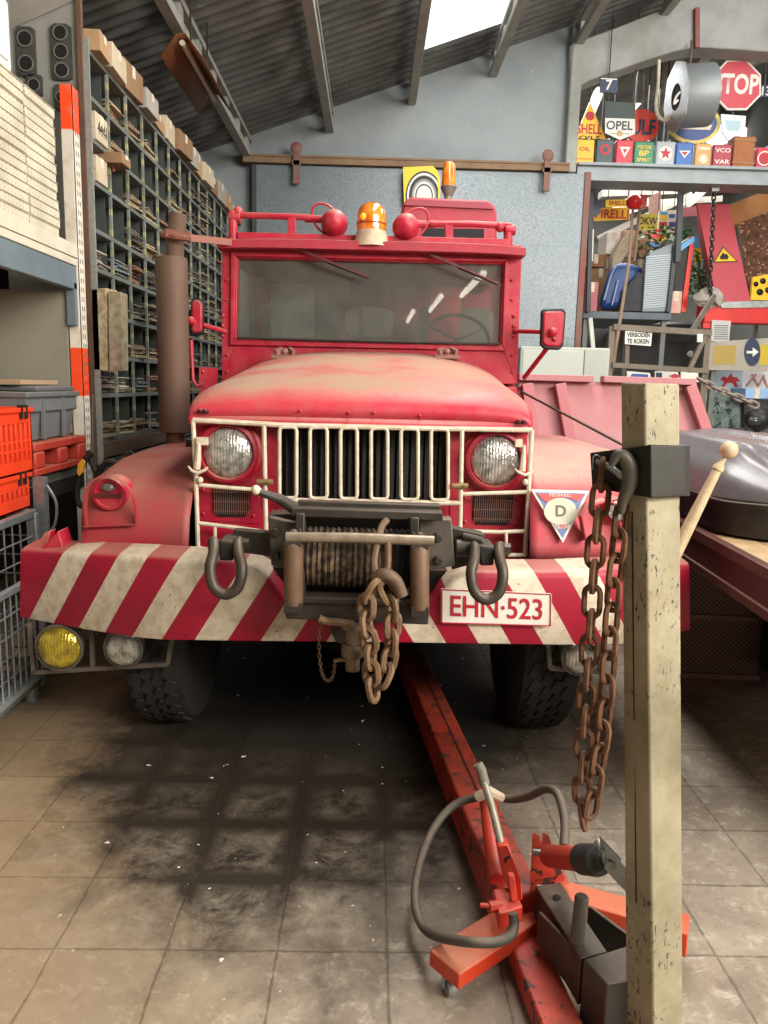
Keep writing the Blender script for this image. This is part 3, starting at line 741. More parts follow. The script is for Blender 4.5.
# ---- roof rail, floods and beacons
YRR = 4.5
def rp(px, py, Y=YRR): return P(px, py, Y)
mb = MB()
mb.tube([rp(234, 215), rp(300, 217), rp(324, 219)], .018, 8); mb.tube([rp(430, 224), rp(470, 224), rp(510, 226)], .018, 8)
mb.bar(rp(238, 236), rp(510, 243), .05, .035); mb.bar(rp(240, 241), rp(508, 247), .03, .02)
for px, y0, y1 in ((233, 211, 243), (508, 224, 250)): mb.tube([rp(px, y1), rp(px, y0)], .026, 10); mb.lathe([(.03, -.03), (.03, .03)], rp(px+2, y0+6), (1, 0, 0), 10)
for px, y0, y1 in ((292, 216, 237), (449, 223, 241)): mb.bar(rp(px, y1), rp(px, y0), .045, .03, (0, 1, 0))
for px, y in ((238, 207), (500, 222)): mb.ball(rp(px, y+5), .03, 10)
tb(mb, 'roof_rail', M_REDV, bev=.003)
for px, py, s in ((334, 222, -1), (406, 226, 1)):
    c = rp(px, py, 4.46); fl_ = tb(MB().lathe([(.072, .08), (.075, .05), (.07, .0), (.058, -.035), (.035, -.058), (.0, -.066)], c+Vector((0, 0, 0)), (0, 1, 0), 24), 'flood_lamp', M_REDV)
    lab(fl_, 'round red flood lamp, its back to the front')
    cb = c+Vector((s*.045, .04, .02)); m_ = MB()
    m_.tube([cb+Vector((s*.03*math.sin(a*math.pi/12), 0, 0))+Vector((0, .0, 0))+Vector((math.cos(a*math.pi/12)*.075, 0, math.sin(a*math.pi/12)*.085)) for a in range(24)], .007, 6, True)
    m_.tube([cb, cb+Vector((s*.12, .02, .005))], .02, 8)
    tb(m_, 'lamp_bracket', M_REDV, fl_)
c = rp(371, 247.5, 4.43); k = 4.43/769
be = tb(MB().lathe([(17.5*k, 0), (17*k, .006), (14.5*k, .075), (14*k, .085), (0, .085)], c, (0, 0, 1), 28), 'beacon', mat('beige beacon base', '#b9a68a', .5, var='#8d7a62', vs=15))
lab(be, 'amber rotating beacon on beige base')
def amber_mat(name):
    t = NT(name); c_ = t.mix(t.step(t.noise(18, 3), .35, .7), lin('#c0550c'), lin('#e08a2c'))
    t.b.inputs['Coat Weight'].default_value = 1.0; t.b.inputs['Emission Color'].default_value = lin('#d06410'); t.b.inputs['Emission Strength'].default_value = .12
    return t.fin(c_, .2)
M_AMB = amber_mat('amber plastic')
tb(MB().lathe([(13.8*k, .083), (13.8*k, .16), (13*k, .19), (10.5*k, .215), (6*k, .232), (0, .236)], c, (0, 0, 1), 28), 'dome', M_AMB, be)
tb(MB().lathe([(14.2*k, .118), (14.4*k, .122), (14.2*k, .126)], c, (0, 0, 1), 28, cap=False), 'dome_ring', mat('dark amber', '#8a3a0a', .3), be)
tb(MB().ball(c+Vector((-.04, -.055, .15)), .022, 10), 'bulb', mat('lit yellow', '#f0b020', .3, emit='#f5b321', es=.5), be)
# crane cab above the rear of the cab
YK = 6.0
a0, a1 = P(402, 235, YK), P(497, 245, YK); zt = P(450, 199, YK).z
mb = MB(); pr = [P(402, 245, YK), P(402, 208, YK), P(405, 200, YK), P(412, 196.5, YK), P(487, 200, YK), P(494, 204, YK), P(497, 212, YK), P(497, 250, YK)]
mb.prism(pr, (0, 1.0, 0)); ck = tb(mb, 'crane_cab', mat('crane cab red', '#a8243a', .55, var='#86202f', vs=5, dust=.8, dcol='#8a5a55'), bev=.02)
tb(MB().prism([P(404, 205, YK-.02), P(408, 199, YK-.02), P(488, 202.5, YK-.02), P(494, 209, YK-.02)], (0, .03, 0)), 'cab_peak', mat('dull red peak', '#8c3440', .6), ck)
tb(MB().prism([P(422, 228, YK-.008), P(484, 229, YK-.008), P(484, 238, YK-.008), P(422, 238, YK-.008)], (0, .01, 0)), 'window', mat('dark window', '#2a2a2a', .6, spec=.1), ck)
mb = MB().span((xl+.1, 5.75, .95), (xr_-.1, 8.9, 1.5)); mb.span((a0.x-.1, YK+.05, 1.5), (a1.x+.05, YK+.95, P(450, 240, YK).z))
tb(mb, 'crane_bed', M_DRED)
c = P(448, 201, YK+.1); k = YK/769
b2 = tb(MB().tube([c+Vector((0, 0, -.12)), c+Vector((0, 0, .03))], .03, 10).lathe([(3*k, .02), (7*k, .08), (8*k, .10), (7*k, .105), (0, .105)], c, (0, 0, 1), 18), 'beacon', mat('beacon stem grey', '#7a746c', .5, .3)); lab(b2, 'small amber beacon on a stem above the crane cab')
tb(MB().lathe([(6.8*k, .1), (6.5*k, .2), (5.5*k, .265), (4*k, .275), (0, .277)], c, (0, 0, 1), 18), 'dome', M_AMB, b2)
# ---- mirrors
def mirror(pts, arms, Y, nm):
    a = [P(*p, Y) for p in pts]; cc = sum(a, Vector())/len(a)
    m = tb(MB().prism([cc+(p-cc)*1.06 for p in a], (0, .03, 0)), 'mirror', M_BLK, bev=.008); lab(m, nm)
    tb(MB().prism([cc+(p-cc)*.9+Vector((0, -.012, 0)) for p in a], (0, .02, 0)), 'mirror_back', M_REDV, m, bev=.01)
    m_ = MB()
    for s, e in arms: m_.tube([P(*s, YC), P(*e, Y-.02)], .013, 8)
    m_.ball(P(*arms[0][1], Y-.03), .025, 10); tb(m_, 'mirror_arm', M_REDV, m)
mirror([(542, 312), (545, 309.5), (563, 309.5), (565.5, 313), (563, 345), (559, 349), (545, 348), (541, 344)], [((514, 331), (553, 332)), ((524, 378), (555, 338))], 4.2, 'red backed mirror on right arms')
mirror([(191, 301), (194, 298), (200, 299), (203, 303), (203, 330), (201, 334), (191, 335)], [((226, 332), (191, 321)), ((222, 330), (191, 323))], 4.35, 'red backed mirror on left arms')
m_ = MB(); m_.tube([P(*p, 4.3) for p in ((191, 340), (193, 380), (197, 386), (204, 384))], .01, 8)
m_.prism([P(199, 367, 4.3), P(216, 368, 4.3), P(216, 392, 4.3), P(199, 396, 4.3)], (0, .05, 0)); m_.ball(P(203, 372, 4.3), .009, 8); m_.ball(P(203, 386, 4.3), .009, 8)
tb(m_, 'mirror_bracket', M_REDV)
# ---- exhaust stack
c = P(175, 432, 4.22); zt = P(175, 258, 4.22).z; h = zt-c.z; r = 15*4.25/769
M_EXH = mat('brown heat shield', '#6b5346', .7, .3, var='#54402f', vs=3, bump=.08, dust=.3)
es = tb(MB().lathe([(r*.6, -.01), (r*.96, 0), (r, .012), (r, h-.012), (r*.95, h), (r*.5, h+.004)], c, (0, 0, 1), 28), 'exhaust_silencer', M_EXH)
tb(MB().tube([P(175, 262, 4.22), P(175, 246, 4.22), P(176, 236, 4.22), P(178, 214, 4.22)], .047, 16), 'exhaust_pipe', mat('rusty pipe', '#6d5445', .75, .3, var='#4f3b2e', vs=12, bump=.1), es)
tb(MB().tube([P(175, 447, 4.22), P(175, 428, 4.22)], .05, 14), 'exhaust_pipe', M_RUST, es)
tb(MB().tube([P(163, 234, 4.18), P(176, 236, 4.14), P(190, 238, 4.16)], .02, 8).bar(P(166, 233, 4.15), P(190, 237, 4.15), .02, .04).bar(P(190, 238, 4.16), P(238, 243, 4.4), .012, .035), 'pipe_clamp', mat('brown strap', '#8a5a4c', .6, .2), es)
tb(MB().tube([P(522, 392, 4.4), P(570, 417, 3.9), P(625, 446, 3.4), P(632, 450, 3.35)], .007, 6), 'stay_cable', M_BLACK)
# ---- winch
YW_ = 2.44
def wp(px, py, Y=YW_): return P(px, py, Y)
wn = MB()
wn.bar(wp(292, 511, 2.50), wp(442, 515, 2.50), .07, .028); wn.bar(wp(298, 503, 2.55), wp(440, 507, 2.55), .05, .02)
wn.bar(wp(301, 512, 2.48), wp(301, 600, 2.48), .03, .07, (0, 1, 0)); wn.bar(wp(414, 516, 2.48), wp(414, 604, 2.48), .03, .07, (0, 1, 0))
wn.prism([wp(284, 601), wp(430, 606), wp(428, 625), wp(286, 619)], (0, .14, 0))
wn.bar(wp(292, 597, 2.46), wp(424, 601, 2.46), .08, .02)
wn.span(wp(296, 512, 2.60), wp(418, 602, 2.62))
winch = tb(wn, 'winch', M_STEEL, bev=.004)
dr = MB(); a = wp(306, 556, 2.54); b = wp(410, 559, 2.54); rr = []; n = 60
dd = (b-a)
for i in range(n+1):
    t_ = i/n; rr.append((.092+.010*abs(math.sin(t_*18*math.pi)), t_*dd.length))
dr.lathe([(.03, -.001)]+rr+[(.03, dd.length+.001)], a, dd, 28)
def cable_mat():
    t = NT('wound winch cable'); x, y, z = t.xyz(); c_ = t.mix(t.step(t.noise(40, 4), .4, .65), lin('#332a22'), lin('#75604a')); return t.fin(t.mix(t.step(x, .03, .1), c_, lin('#1b1714')), .7, .3)
tb(dr, 'drum', cable_mat(), winch, smooth=60)
for px, y0, y1 in ((293.5, 543, 602), (419.5, 546, 606)):
    p0, p1 = wp(px, y1, 2.40), wp(px, y0, 2.40); L_ = (p1-p0).length
    tb(MB().lathe([(.012, -.01), (.03, -.008), (.031, 0), (.031, L_*.97), (.026, L_), (.02, L_+.02), (.0, L_+.02)], p0, p1-p0, 20), 'guide_roller', mat('rusty roller', '#7d6049', .6, .3, var='#54443a', vs=14, bump=.1), winch)
    m_ = MB(); m_.bar(wp(px-9, y0-3, 2.40), wp(px+9, y0-2, 2.40), .05, .03); m2_ = MB().bar(wp(px-9, y1+4, 2.4), wp(px+9, y1+4, 2.4), .05, .035); tb(m2_, 'roller_foot', M_STEEL, winch, bev=.002); m_.prism([wp(px-10, y0-2, 2.39), wp(px+10, y0-2, 2.39), wp(px+(7 if px < 350 else -7), y0-14, 2.39)], (0, .02, 0)); m_.ball(wp(px, y0-8, 2.4), .02, 10)
    tb(m_, 'roller_bracket', M_STEEL, winch, bev=.002)
tb(MB().tube([wp(286, 537, 2.385), wp(360, 538, 2.385), wp(434, 541, 2.385)], .017, 10), 'front_roller', mat('polished bar', '#a3927d', .4, .5, var='#6b5c4e', vs=30), winch)
# end plates and bolts, arms to the tow brackets
for sgn, pl_, bolts in ((1, ((268, 517), (300, 524), (300, 572), (271, 566)), ((276, 532), (276, 556))), (-1, ((419, 519), (452, 519), (455, 566), (419, 572)), ((438, 537), (438, 560)))):
    e = tb(MB().prism([P(*p, 2.52) for p in pl_], (0, .06, 0)), 'end_plate', mat('grey end plate', '#5d564d', .5, .35, var='#3f3933', vs=14, dust=.5), winch, bev=.005)
    for bx, by in bolts: tb(MB().lathe([(.016, 0), (.016, -.014), (.012, -.018), (0, -.019)], P(bx, by, 2.52), (0, 1, 0), 6), 'bolt', M_STEEL, e)
tb(MB().prism([P(233, 530, 2.60), P(272, 533, 2.60), P(272, 557, 2.60), P(237, 552, 2.60)], (0, .05, 0)).prism([P(268, 515, 2.56), P(296, 513, 2.56), P(296, 522, 2.56), P(268, 523, 2.56)], (0, .1, 0)), 'mount_bracket', M_STEEL, winch, bev=.004)
tb(MB().prism([P(452, 528, 2.58), P(484, 534, 2.58), P(488, 560, 2.58), P(452, 570, 2.58)], (0, .06, 0)).lathe([(.03, 0), (.03, .05), (.02, .06)], P(455, 548, 2.56), (1, 0, 0), 14).tube([P(462, 536, 2.56), P(480, 540, 2.55), P(486, 546, 2.55)], .014, 8), 'mount_bracket', M_STEEL, winch, bev=.004)
lv = tb(MB().tube([P(294, 508, 2.5), P(280, 499, 2.46), P(259, 492, 2.42)], .016, 10, radii=[.022, .017, .011]), 'clutch_lever', M_STEEL, winch)
tb(MB().ball(P(256, 490, 2.42), .016, 14), 'lever_knob', M_CREAM, lv)
# tow shackles
for cx, cy in ((226, 545), (487, 550)):
    s = tb(MB().tube(smoothpath([P(cx+a, cy+b, Y) for a, b, Y in ((-12, -4, 2.52), (-12.5, 8, 2.48), (-16, 24, 2.45), (-12, 42, 2.44), (0, 49.5, 2.44), (12, 42, 2.44), (16, 24, 2.45), (12.5, 8, 2.48), (12, -4, 2.52))], 4), .0185, 10), 'tow_shackle', mat('dark shackle', '#4d453d', .5, .4, var='#2d2722', vs=25, dust=.4))
    m_ = MB().tube([P(cx-17, cy-1, 2.52), P(cx+19, cy-1, 2.52)], .013, 10)
    for q_ in (-13, 13): m_.ball(P(cx+q_, cy-1, 2.52), .025, 12, (.8, 1, 1.1))
    m_.lathe([(.02, 0), (.02, .02)], P(cx+17, cy-1, 2.52), (1, 0, 0), 6)
    tb(m_, 'shackle_pin', M_STEEL, s)
    tb(MB().prism([P(cx-8, cy-4, 2.5), P(cx+8, cy-4, 2.5), P(cx+7, cy+16, 2.5), P(cx-7, cy+16, 2.5)], (0, .13, 0)), 'tow_eye', M_BLACK, s, bev=.008)
# pintle pin with its keeper chain
c = P(353, 641, 2.44)
pt = tb(MB().lathe([(.024, -.10), (.024, -.055), (.038, -.05), (.04, -.03), (.036, -.01), (.026, -.006), (.026, .04), (.038, .045), (.036, .062), (0, .066)], c, (0, 0, 1), 18), 'hitch_pin', mat('brown greasy steel', '#7f6a55', .6, .3, var='#57483a', vs=20))
tb(MB().tube([P(356, 659, 2.44), P(340, 660, 2.44), P(334, 661, 2.44)], .007, 6), 'lock_pin', M_RUSTC, pt)
m_ = MB().tube(smoothpath([c+Vector((0, -.01, .06)), P(338, 622, 2.42), P(326, 621, 2.42), P(319, 618, 2.42)], 4), .013, 8); tb(m_, 'pin_lever', M_RUSTC, pt)
m_ = MB(); m_.prism([P(330, 630, 2.56), P(352, 628, 2.56), P(352, 646, 2.56), P(336, 642, 2.56)], (0, .05, 0))
tb(m_, 'pin_plate', M_STEEL, pt)
m_ = MB(); path = smoothpath([P(*p, 2.46) for p in ((321, 621), (319, 640), (320, 662), (323, 676), (328, 681), (333, 676), (335, 662))], 5)
kc = tb(MB().ball(path[0], .006, 6), 'keeper_chain', M_RUSTC, pt)
m_ = MB()
seg = [(path[i], path[i+1]) for i in range(len(path)-1)]
for i, (p, q_) in enumerate(seg):
    n_ = Vector((0, 1, 0)) if i % 2 else (q_-p).cross(Vector((0, 1, 0))).normalized(); t_ = (q_-p).normalized(); mid = (p+q_)/2; L_ = (q_-p).length*.72
    m_.tube([mid+t_*math.cos(a*math.pi/5)*L_+n_*math.sin(a*math.pi/5)*.005 for a in range(10)], .0016, 5, True)
tb(m_, 'fine_links', M_RUSTC, kc)
# ---- chassis and wheels
mb = MB(); mb.span((-.45, 2.7, .62), (-.33, 8.6, .82)); mb.span((.27, 2.7, .62), (.39, 8.6, .82)); mb.span((-.45, 2.72, .6), (.39, 2.9, .84))
mb.span((-.42, 3.15, .55), (.36, 4.6, 1.3)); mb.span((-.95, 3.95, .5), (.9, 4.6, 1.2)); mb.span((-.6, 4.6, .35), (.55, 5.2, .9))  # underbody boxes added to block light under the truck
tb(mb, 'chassis_and_blockers', M_BLACK)
tb(MB().tube([(-.95, 3.4, .46), (.87, 3.4, .46)], .055, 12).ball((-.12, 3.4, .46), .17, 18, (1, .9, 1)), 'front_axle', M_BLACK)
def wheel(cx, y, side):
    R_, w2 = .475, .125
    prof = [(.26, -w2*.85), (.36, -w2*1.0), (.43, -w2*1.0), (.462, -w2*.9), (R_, -w2*.7), (R_, w2*.7), (.462, w2*.9), (.43, w2), (.36, w2), (.26, w2*.85)]
    wl = tb(MB().lathe(prof, (cx, y, R_+.0), (1, 0, 0), 48), 'wheel', M_TYRE)
    m_ = MB()
    for k in range(40):
        a = 2*math.pi*k/40
        for j, (u0, u1) in enumerate(((-.085, -.045), (-.036, .0), (.006, .04), (.047, .085))):
            o_ = (j % 2)*.5*2*math.pi/40; p0 = Vector((cx+u0, y+math.cos(a+o_)*(R_+.004), R_+math.sin(a+o_)*(R_+.004)-.0)); p1 = Vector((cx+u1, y+math.cos(a+o_+.03)*(R_+.004), R_+math.sin(a+o_+.03)*(R_+.004)))
            if min(p0.z, p1.z) < .012: continue
            m_.bar(p0, p1, .062, .010, (0, math.cos(a), math.sin(a)))
    tb(m_, 'tread', M_TYRE, wl, smooth=0)
    tb(MB().lathe([(.255, -.06), (.24, -.03), (.1, -.02), (.09, -.09), (0, -.09)] if side < 0 else [(.255, .06), (.24, .03), (.1, .02), (.09, .09), (0, .09)], (cx, y, R_), (1, 0, 0), 24), 'rim', M_DRED, wl)
wxl, wxr = P(157, 700, 3.0).x, P(546, 700, 3.0).x
wheel(wxl+.0, 3.38, -1); wheel(wxr, 3.38, 1); wheel(wxl+.05, 7.4, -1); wheel(wxr-.05, 7.4, 1)
# ================================================================== chain hanging on the winch hook
wc = thing('tow_chain', 'pale rusty heavy chain dangling in loops from the winch hook', 'chain', P(383, 600, 2.36))
M_HK = mat('rusty hook', '#7c6450', .65, .3, var='#57463a', vs=20)
MB().tube(smoothpath([P(387, 520, 2.46), P(382, 526, 2.44), P(378, 540, 2.4), P(374, 560, 2.37), P(376, 577, 2.36)], 4), .012, 8).tube([P(388, 540, 2.38), P(388, 560, 2.37), P(387, 577, 2.36)], .011, 8).build('hook_shank', M_HK, wc)
MB().tube(smoothpath([P(375, 578, 2.36), P(385, 574, 2.34), P(396, 581, 2.34), P(402, 596, 2.34)], 4), .02, 10, radii=None).build('hook', M_HK, wc)
chain([P(*p) for p in ((376, 584, 2.33), (367, 600, 2.33), (366, 622, 2.33), (370, 645, 2.33), (371, 665, 2.33), (372, 686, 2.33), (375, 697, 2.33))], .100, .068, .0225, M_RUSTC, wc, .5)
chain([P(*p) for p in ((384, 584, 2.35), (391, 598, 2.35), (393, 622, 2.35), (391, 648, 2.35), (388, 668, 2.35), (381, 684, 2.34))], .100, .068, .0225, M_RUSTC, wc, 1.0)
# ================================================================== PIGEONHOLE RACK ALONG THE LEFT WALL
XF = -1.6
SH = [1.135, 1.40, 1.63, 1.875, 2.118, 2.335, 2.595, 2.82, 3.04, 3.276]
Y0, Y1, NC = 4.56, 9.42, 14
CW = (Y1-Y0)/NC
rack = thing('pigeonhole_rack', 'tall grey steel pigeonhole rack running along the left wall to the back', 'rack', (-1.85, 7.0, 0))
def upr_mat():
    t = NT('rack upright with yellow tags'); x, y, z = t.xyz()
    f = t.math('FRACT', t.math('DIVIDE', t.math('SUBTRACT', z, 1.135), .118)); k = t.step(t.math('ABSOLUTE', t.math('SUBTRACT', f, .5)), .16, .14)
    c = t.mix(k, lin('#83887f'), lin('#b3b07c')); h = t.step(t.noise(9, 4), .4, .6)
    return t.fin(t.mix(t.math('MULTIPLY', h, .5), c, lin('#54584f')), .5, .2)
M_UPR = upr_mat()
o = MB().span((XF-.014, Y0-.012, 1.1), (XF, Y0+.012, 3.29)).build('upright', M_UPR, rack)
for i in range(1, NC+1):
    k = dup(o, (0, i*CW, 0), parent=rack)
bk = MB().span((XF-.42, Y0+.01, 1.1), (XF-.04, Y0+.022, 3.27)).build('divider', mat('divider with cell shade', '#3f4440', .6, var='#2f332f', vs=8), rack)  # shade inside the pigeonholes is put into the divider colour
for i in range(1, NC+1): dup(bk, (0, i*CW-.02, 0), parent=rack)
sh = MB().span((XF-.44, Y0, SH[0]-.012), (XF, Y1, SH[0]+.012)).build('shelf', M_GREYST, rack)
for z in SH[1:]: dup(sh, (0, 0, z-SH[0]), parent=rack)
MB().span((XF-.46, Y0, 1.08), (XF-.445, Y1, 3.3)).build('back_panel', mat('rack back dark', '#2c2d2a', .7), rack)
MB().span((XF-.02, Y0, 1.03), (XF+.012, Y1, 1.12)).build('bottom_rail', mat('brown wood rail', '#6a5644', .7, var='#4b3c2f', vs=6), rack, bev=.004)
MB().span((XF-.02, Y0, .93), (XF+.006, Y1, 1.015)).build('bottom_rail', mat('blue grey rail', '#5a646b', .5, .2), rack, bev=.003)
leg = MB().span((XF-.06, Y0+.02, 0), (XF-.01, Y0+.07, 1.03)).build('leg', M_GREYST, rack)
for i in (3, 6, 9, 12): dup(leg, (0, i*CW, 0), parent=rack)
for i in (0, 3, 6, 9, 12): dup(leg, (-.38, i*CW, 0), parent=rack)
MB().span((XF-.46, Y0-.05, 1.0), (XF-.01, Y0-.02, 3.62)).build('end_panel', mat('grey end board', '#8b8a83', .8, var='#6d6c66', vs=3), rack)
MB().span((XF-.02, Y0-.075, 1.0), (XF+.004, Y0-.04, 3.62)).build('end_post', mat('rusty end post', '#6a4a34', .7, var='#3c3530', vs=5), rack)
MB().span((XF+.004, Y0-.06, 1.0), (XF+.035, Y0-.045, 3.3)).build('end_post', mat('pale perforated post', '#9b9d97', .5, .3, var='#6d6f6a', vs=40), rack)
# gaskets hanging on the end panel
M_GSK = mat('dark head gasket', '#4a4843', .6, .3, var='#33322e', vs=15)
def gasket(px0, py0, px1, py1, n, label, Y=4.49):
    a, b = P(px0, py0, Y), P(px1, py1, Y); w = b.x-a.x; h = a.z-b.z
    pts = [(a.x+w*.2, Y, a.z), (b.x-w*.2, Y, a.z), (b.x, Y, a.z-h*.05), (b.x, Y, b.z+h*.05), (b.x-w*.2, Y, b.z), (a.x+w*.2, Y, b.z), (a.x, Y, b.z+h*.05), (a.x, Y, a.z-h*.05)]
    t = thing('head_gasket', label, 'gasket', ((a.x+b.x)/2, Y, b.z), 'engine gaskets hung on the rack end')
    MB().prism(pts, (0, .02, 0)).build('plate', M_GSK, t)
    for i in range(n):
        c = Vector(((a.x+b.x)/2, Y-.004, a.z-h*(i+.5)/n)); r = min(w, h/n)*.36
        m = MB().lathe([(r, .003), (r, -.003), (r*1.18, -.003), (r*1.18, .003)], c, (0, 1, 0), 20); m.build('fire_ring', M_GREYST, t)
        MB().lathe([(r, 0), (0, 0)], c, (0, 1, 0), 20, cap=False).build('bore', M_DEEP, t)
gasket(50, 23, 72, 80, 3, 'head gasket with three bores hanging upright beside the rack post')
gasket(15, 26, 36, 76, 2, 'rounded engine gasket with two bores, nearest the white cabinet')
gasket(26, 74, 42, 96, 1, 'small single bore gasket low above the beige shelf panels', 4.49)
gasket(54, 84, 68, 110, 1, 'single bore gasket behind the orange tipped upright', 4.49)
# bundles of flat gaskets in the pigeonholes
cols = ['#a08a6c', '#b5a58a', '#8d7458', '#7f7a70', '#96877a', '#c2b7a2', '#7d8c8c', '#a46a58', '#5f5a52', '#b39a78']
M_BUN = [mat('gasket paper %s' % c, c, .85, var='#6f604c', vs=9) for c in cols]
protos = []
def bundle(n, spread, tilt):
    mb = MB(); z = 0
    for i in range(n):
        t = rnd.uniform(.004, .012); w = rnd.uniform(.2, .29); l = rnd.uniform(.22, .34)
        m = Matrix.Rotation(rnd.uniform(-spread, spread), 3, 'Z') @ Matrix.Rotation(rnd.uniform(-tilt, tilt), 3, 'Y')
        mb.box((rnd.uniform(-.015, .03), rnd.uniform(-.02, .02), z+t/2+.004), (l, w*.9, t), m); z += t+rnd.uniform(.001, .006)
    return mb
BL = 'bundle of flat paper gaskets lying in a pigeonhole of the tall rack'
def cellpos(i, j): return (XF-.17, Y0+(i+.5)*CW, SH[j]+.014)
bi = 0
for j in range(9):
    for i in range(NC):
        p = .7 if j > 5 else .97
        if i < 2 and j > 4: p = .25
        if rnd.random() > p: continue
        key = bi % 10
        if bi < 10:
            o = bundle(rnd.randint(6, 14), .12, .04).build('gasket_bundle', M_BUN[key], None)
            tag(o, BL, 'gaskets', 'gasket bundles in the pigeonholes'); protos.append(o)
            o.location = cellpos(i, j)
        else:
            o = dup(protos[key], cellpos(i, j), (0, 0, rnd.uniform(-.08, .08)))
        bi += 1
# cartons on the top shelf
M_CT = [mat('carton %d tone' % k, c, .8, var=v, vs=4) for k, (c, v) in enumerate((('#b0906a', '#93744f'), ('#c4b59c', '#a8977c'), ('#8f7152', '#74583d'), ('#a7a096', '#8c857b')))]
def carton(name, p, s, m, label, rot=0, group=None, tape=True):
    t = thing(name, label, 'box', p, group); t.rotation_euler = (0, 0, rot)
    w, d, h = s
    o = MB().span((-w/2, -d/2, 0), (w/2, d/2, h)).build('carton_body', m, None, bev=.004); o.parent = t
    o = MB().span((-w/2-.0, -.025, h), (w/2, .025, h+.002)).span((w/2, -.025, h*.6), (w/2+.002, .025, h)).build('tape', M_CREAM, None); o.parent = t
    return t
y = Y0+.06; k = 0
while y < Y1-.2:
    d = rnd.uniform(.24, .36) if k else .2; h = rnd.uniform(.09, .19)
    if k == 0: lb = 'large brown carton overhanging the near end of the rack top'
    elif k == 1: lb = 'second carton from the near end on top of the rack'
    else: lb = 'carton in the row along the top of the tall rack'
    carton('cardboard_carton', (XF-.17+rnd.uniform(0, .06)+(.04 if k == 0 else 0), y+d/2, SH[-1]+.014), (.36, d, h), M_CT[k % 4], lb, rnd.uniform(-.07, .07), 'cartons on the rack top'); y += d+.02; k += 1
t = carton('cardboard_carton', (XF-.1, Y0+.19, SH[7]+.014), (.22, .2, .15), M_CT[1], 'small pale carton with printed digits in the rack top left pigeonhole')
text('lettering', '4441', Vector(t.location)+Vector((.113, 0, .075)), .15, .07, M_BLACK, t, (0, 1, 0), (0, 0, 1))
carton('cardboard_carton', (XF-.1, Y0+.17, SH[6]+.014), (.22, .18, .14), M_CT[1], 'plain pale carton in the second near pigeonhole of the rack')
carton('cardboard_carton', (XF+.0, Y0+.34, SH[6]+.16), (.2, .16, .06), M_CT[2], 'flat brown carton sticking out of the rack beside the pale carton')
o = MB().prism([PXX(109, 158, XF+.01), PXX(116, 163, XF+.01), PXX(116, 170, XF+.01), PXX(113, 172, XF+.01)], (.003, 0, 0)); solo(o, 'paper_tag', mat('pink tag', '#c9705f', .6), 'pink red paper tag hanging from a rack shelf edge', 'tag')
# speckled board leaning on the rack front
sb = thing('speckled_board', 'mottled beige foam board package hung on the rack front near the silencer', 'board', P(106, 372, 4.55))
M_SPK = mat('mottled foam', '#b9aa8a', .9, var='#6d5a38', vs=24, va=.9, bump=.3, bs=60)
a, b = P(91, 287, 4.5), P(106, 372, 4.5)
MB().prism([P(91, 289, 4.5), P(106, 288, 4.5), P(107, 371, 4.5), P(93, 370, 4.5)], (.03, .1, 0)).build('board', M_SPK, sb, bev=.004)
MB().prism([P(108, 291, 4.5), P(121, 292, 4.5), P(122, 371, 4.5), P(109, 371, 4.5)], (0, .12, 0)).build('board', mat('paler mottled foam', '#b0a58d', .9, var='#7b6a48', vs=20, va=.9, bump=.2), sb, bev=.004)
# ================================================================== PALLET RACKING AT THE LEFT EDGE
XP = -1.6
pr = thing('pallet_racking', 'pallet racking bay with blue grey beam and cream upright tipped orange', 'racking', (-2.1, 3.4, 0))
def upm():
    t = NT('cream upright with orange bands'); x, y, z = t.xyz()
    b1 = t.math('MULTIPLY', t.step(z, 2.775, 2.785), t.step(z, 3.2, 3.19)); b2 = t.math('MULTIPLY', t.step(z, 1.40, 1.405), t.step(z, 1.665, 1.66))
    f = t.math('FRACT', t.math('DIVIDE', z, .05)); fy = t.math('ABSOLUTE', t.math('SUBTRACT', x, XP+.0))
    c = t.mix(t.math('MAXIMUM', b1, b2), lin('#d9d0c0'), lin('#ee4a1a')); c = t.mix(t.step(t.noise(14, 5), .52, .75, 0, .6), c, lin('#b39f88'))
    fz = t.step(t.math('ABSOLUTE', t.math('SUBTRACT', f, .5)), .26, .24); y1 = t.step(t.math('ABSOLUTE', t.math('SUBTRACT', y, 4.361)), .007, .006); y2 = t.step(t.math('ABSOLUTE', t.math('SUBTRACT', y, 4.391)), .007, .006)
    c = t.mix(t.math('MULTIPLY', fz, t.math('MAXIMUM', y1, y2)), c, lin('#5f5850'))
    return t.fin(c, .5)
M_UPP = upm()
up = MB().span((XP-.055, 4.31, 0), (XP, 4.335, 3.0)); up.span((XP-.008, 4.32, 0), (XP, 4.42, 3.0)); up.span((XP-.06, 4.41, 0), (XP, 4.42, 3.0))
o = up.build('upright', M_UPP, pr)
dup(o, (0, -2.7, 0), parent=pr); dup(o, (-.8, 0, 0), parent=pr); dup(o, (-.8, -2.7, 0), parent=pr)
M_BEAM = mat('blue grey beam', '#6d7a80', .5, .1, var='#58646a', vs=5)
MB().span((XP-.045, 1.7, 1.965), (XP-.005, 4.31, 2.09)).build('beam', M_BEAM, pr, bev=.006)
MB().span((XP-.845, 1.7, 1.965), (XP-.805, 4.31, 2.09)).build('beam', M_BEAM, pr, bev=.006)
MB().span((XP-.05, 4.27, 1.78), (XP-.005, 4.312, 2.0)).build('beam_bracket', M_BEAM, pr)
M_CRM = mat('cream steel sheet', '#cfc8b4', .55, var='#b7ae97', vs=7)
MB().span((XP-.84, 1.7, 2.09), (XP+.0, 4.31, 2.13)).build('shelf_board', M_CRM, pr, bev=.004)
MB().span((XP-.03, 1.7, 2.13), (XP+.006, 4.31, 2.20)).build('shelf_edge', M_CRM, pr, bev=.003)
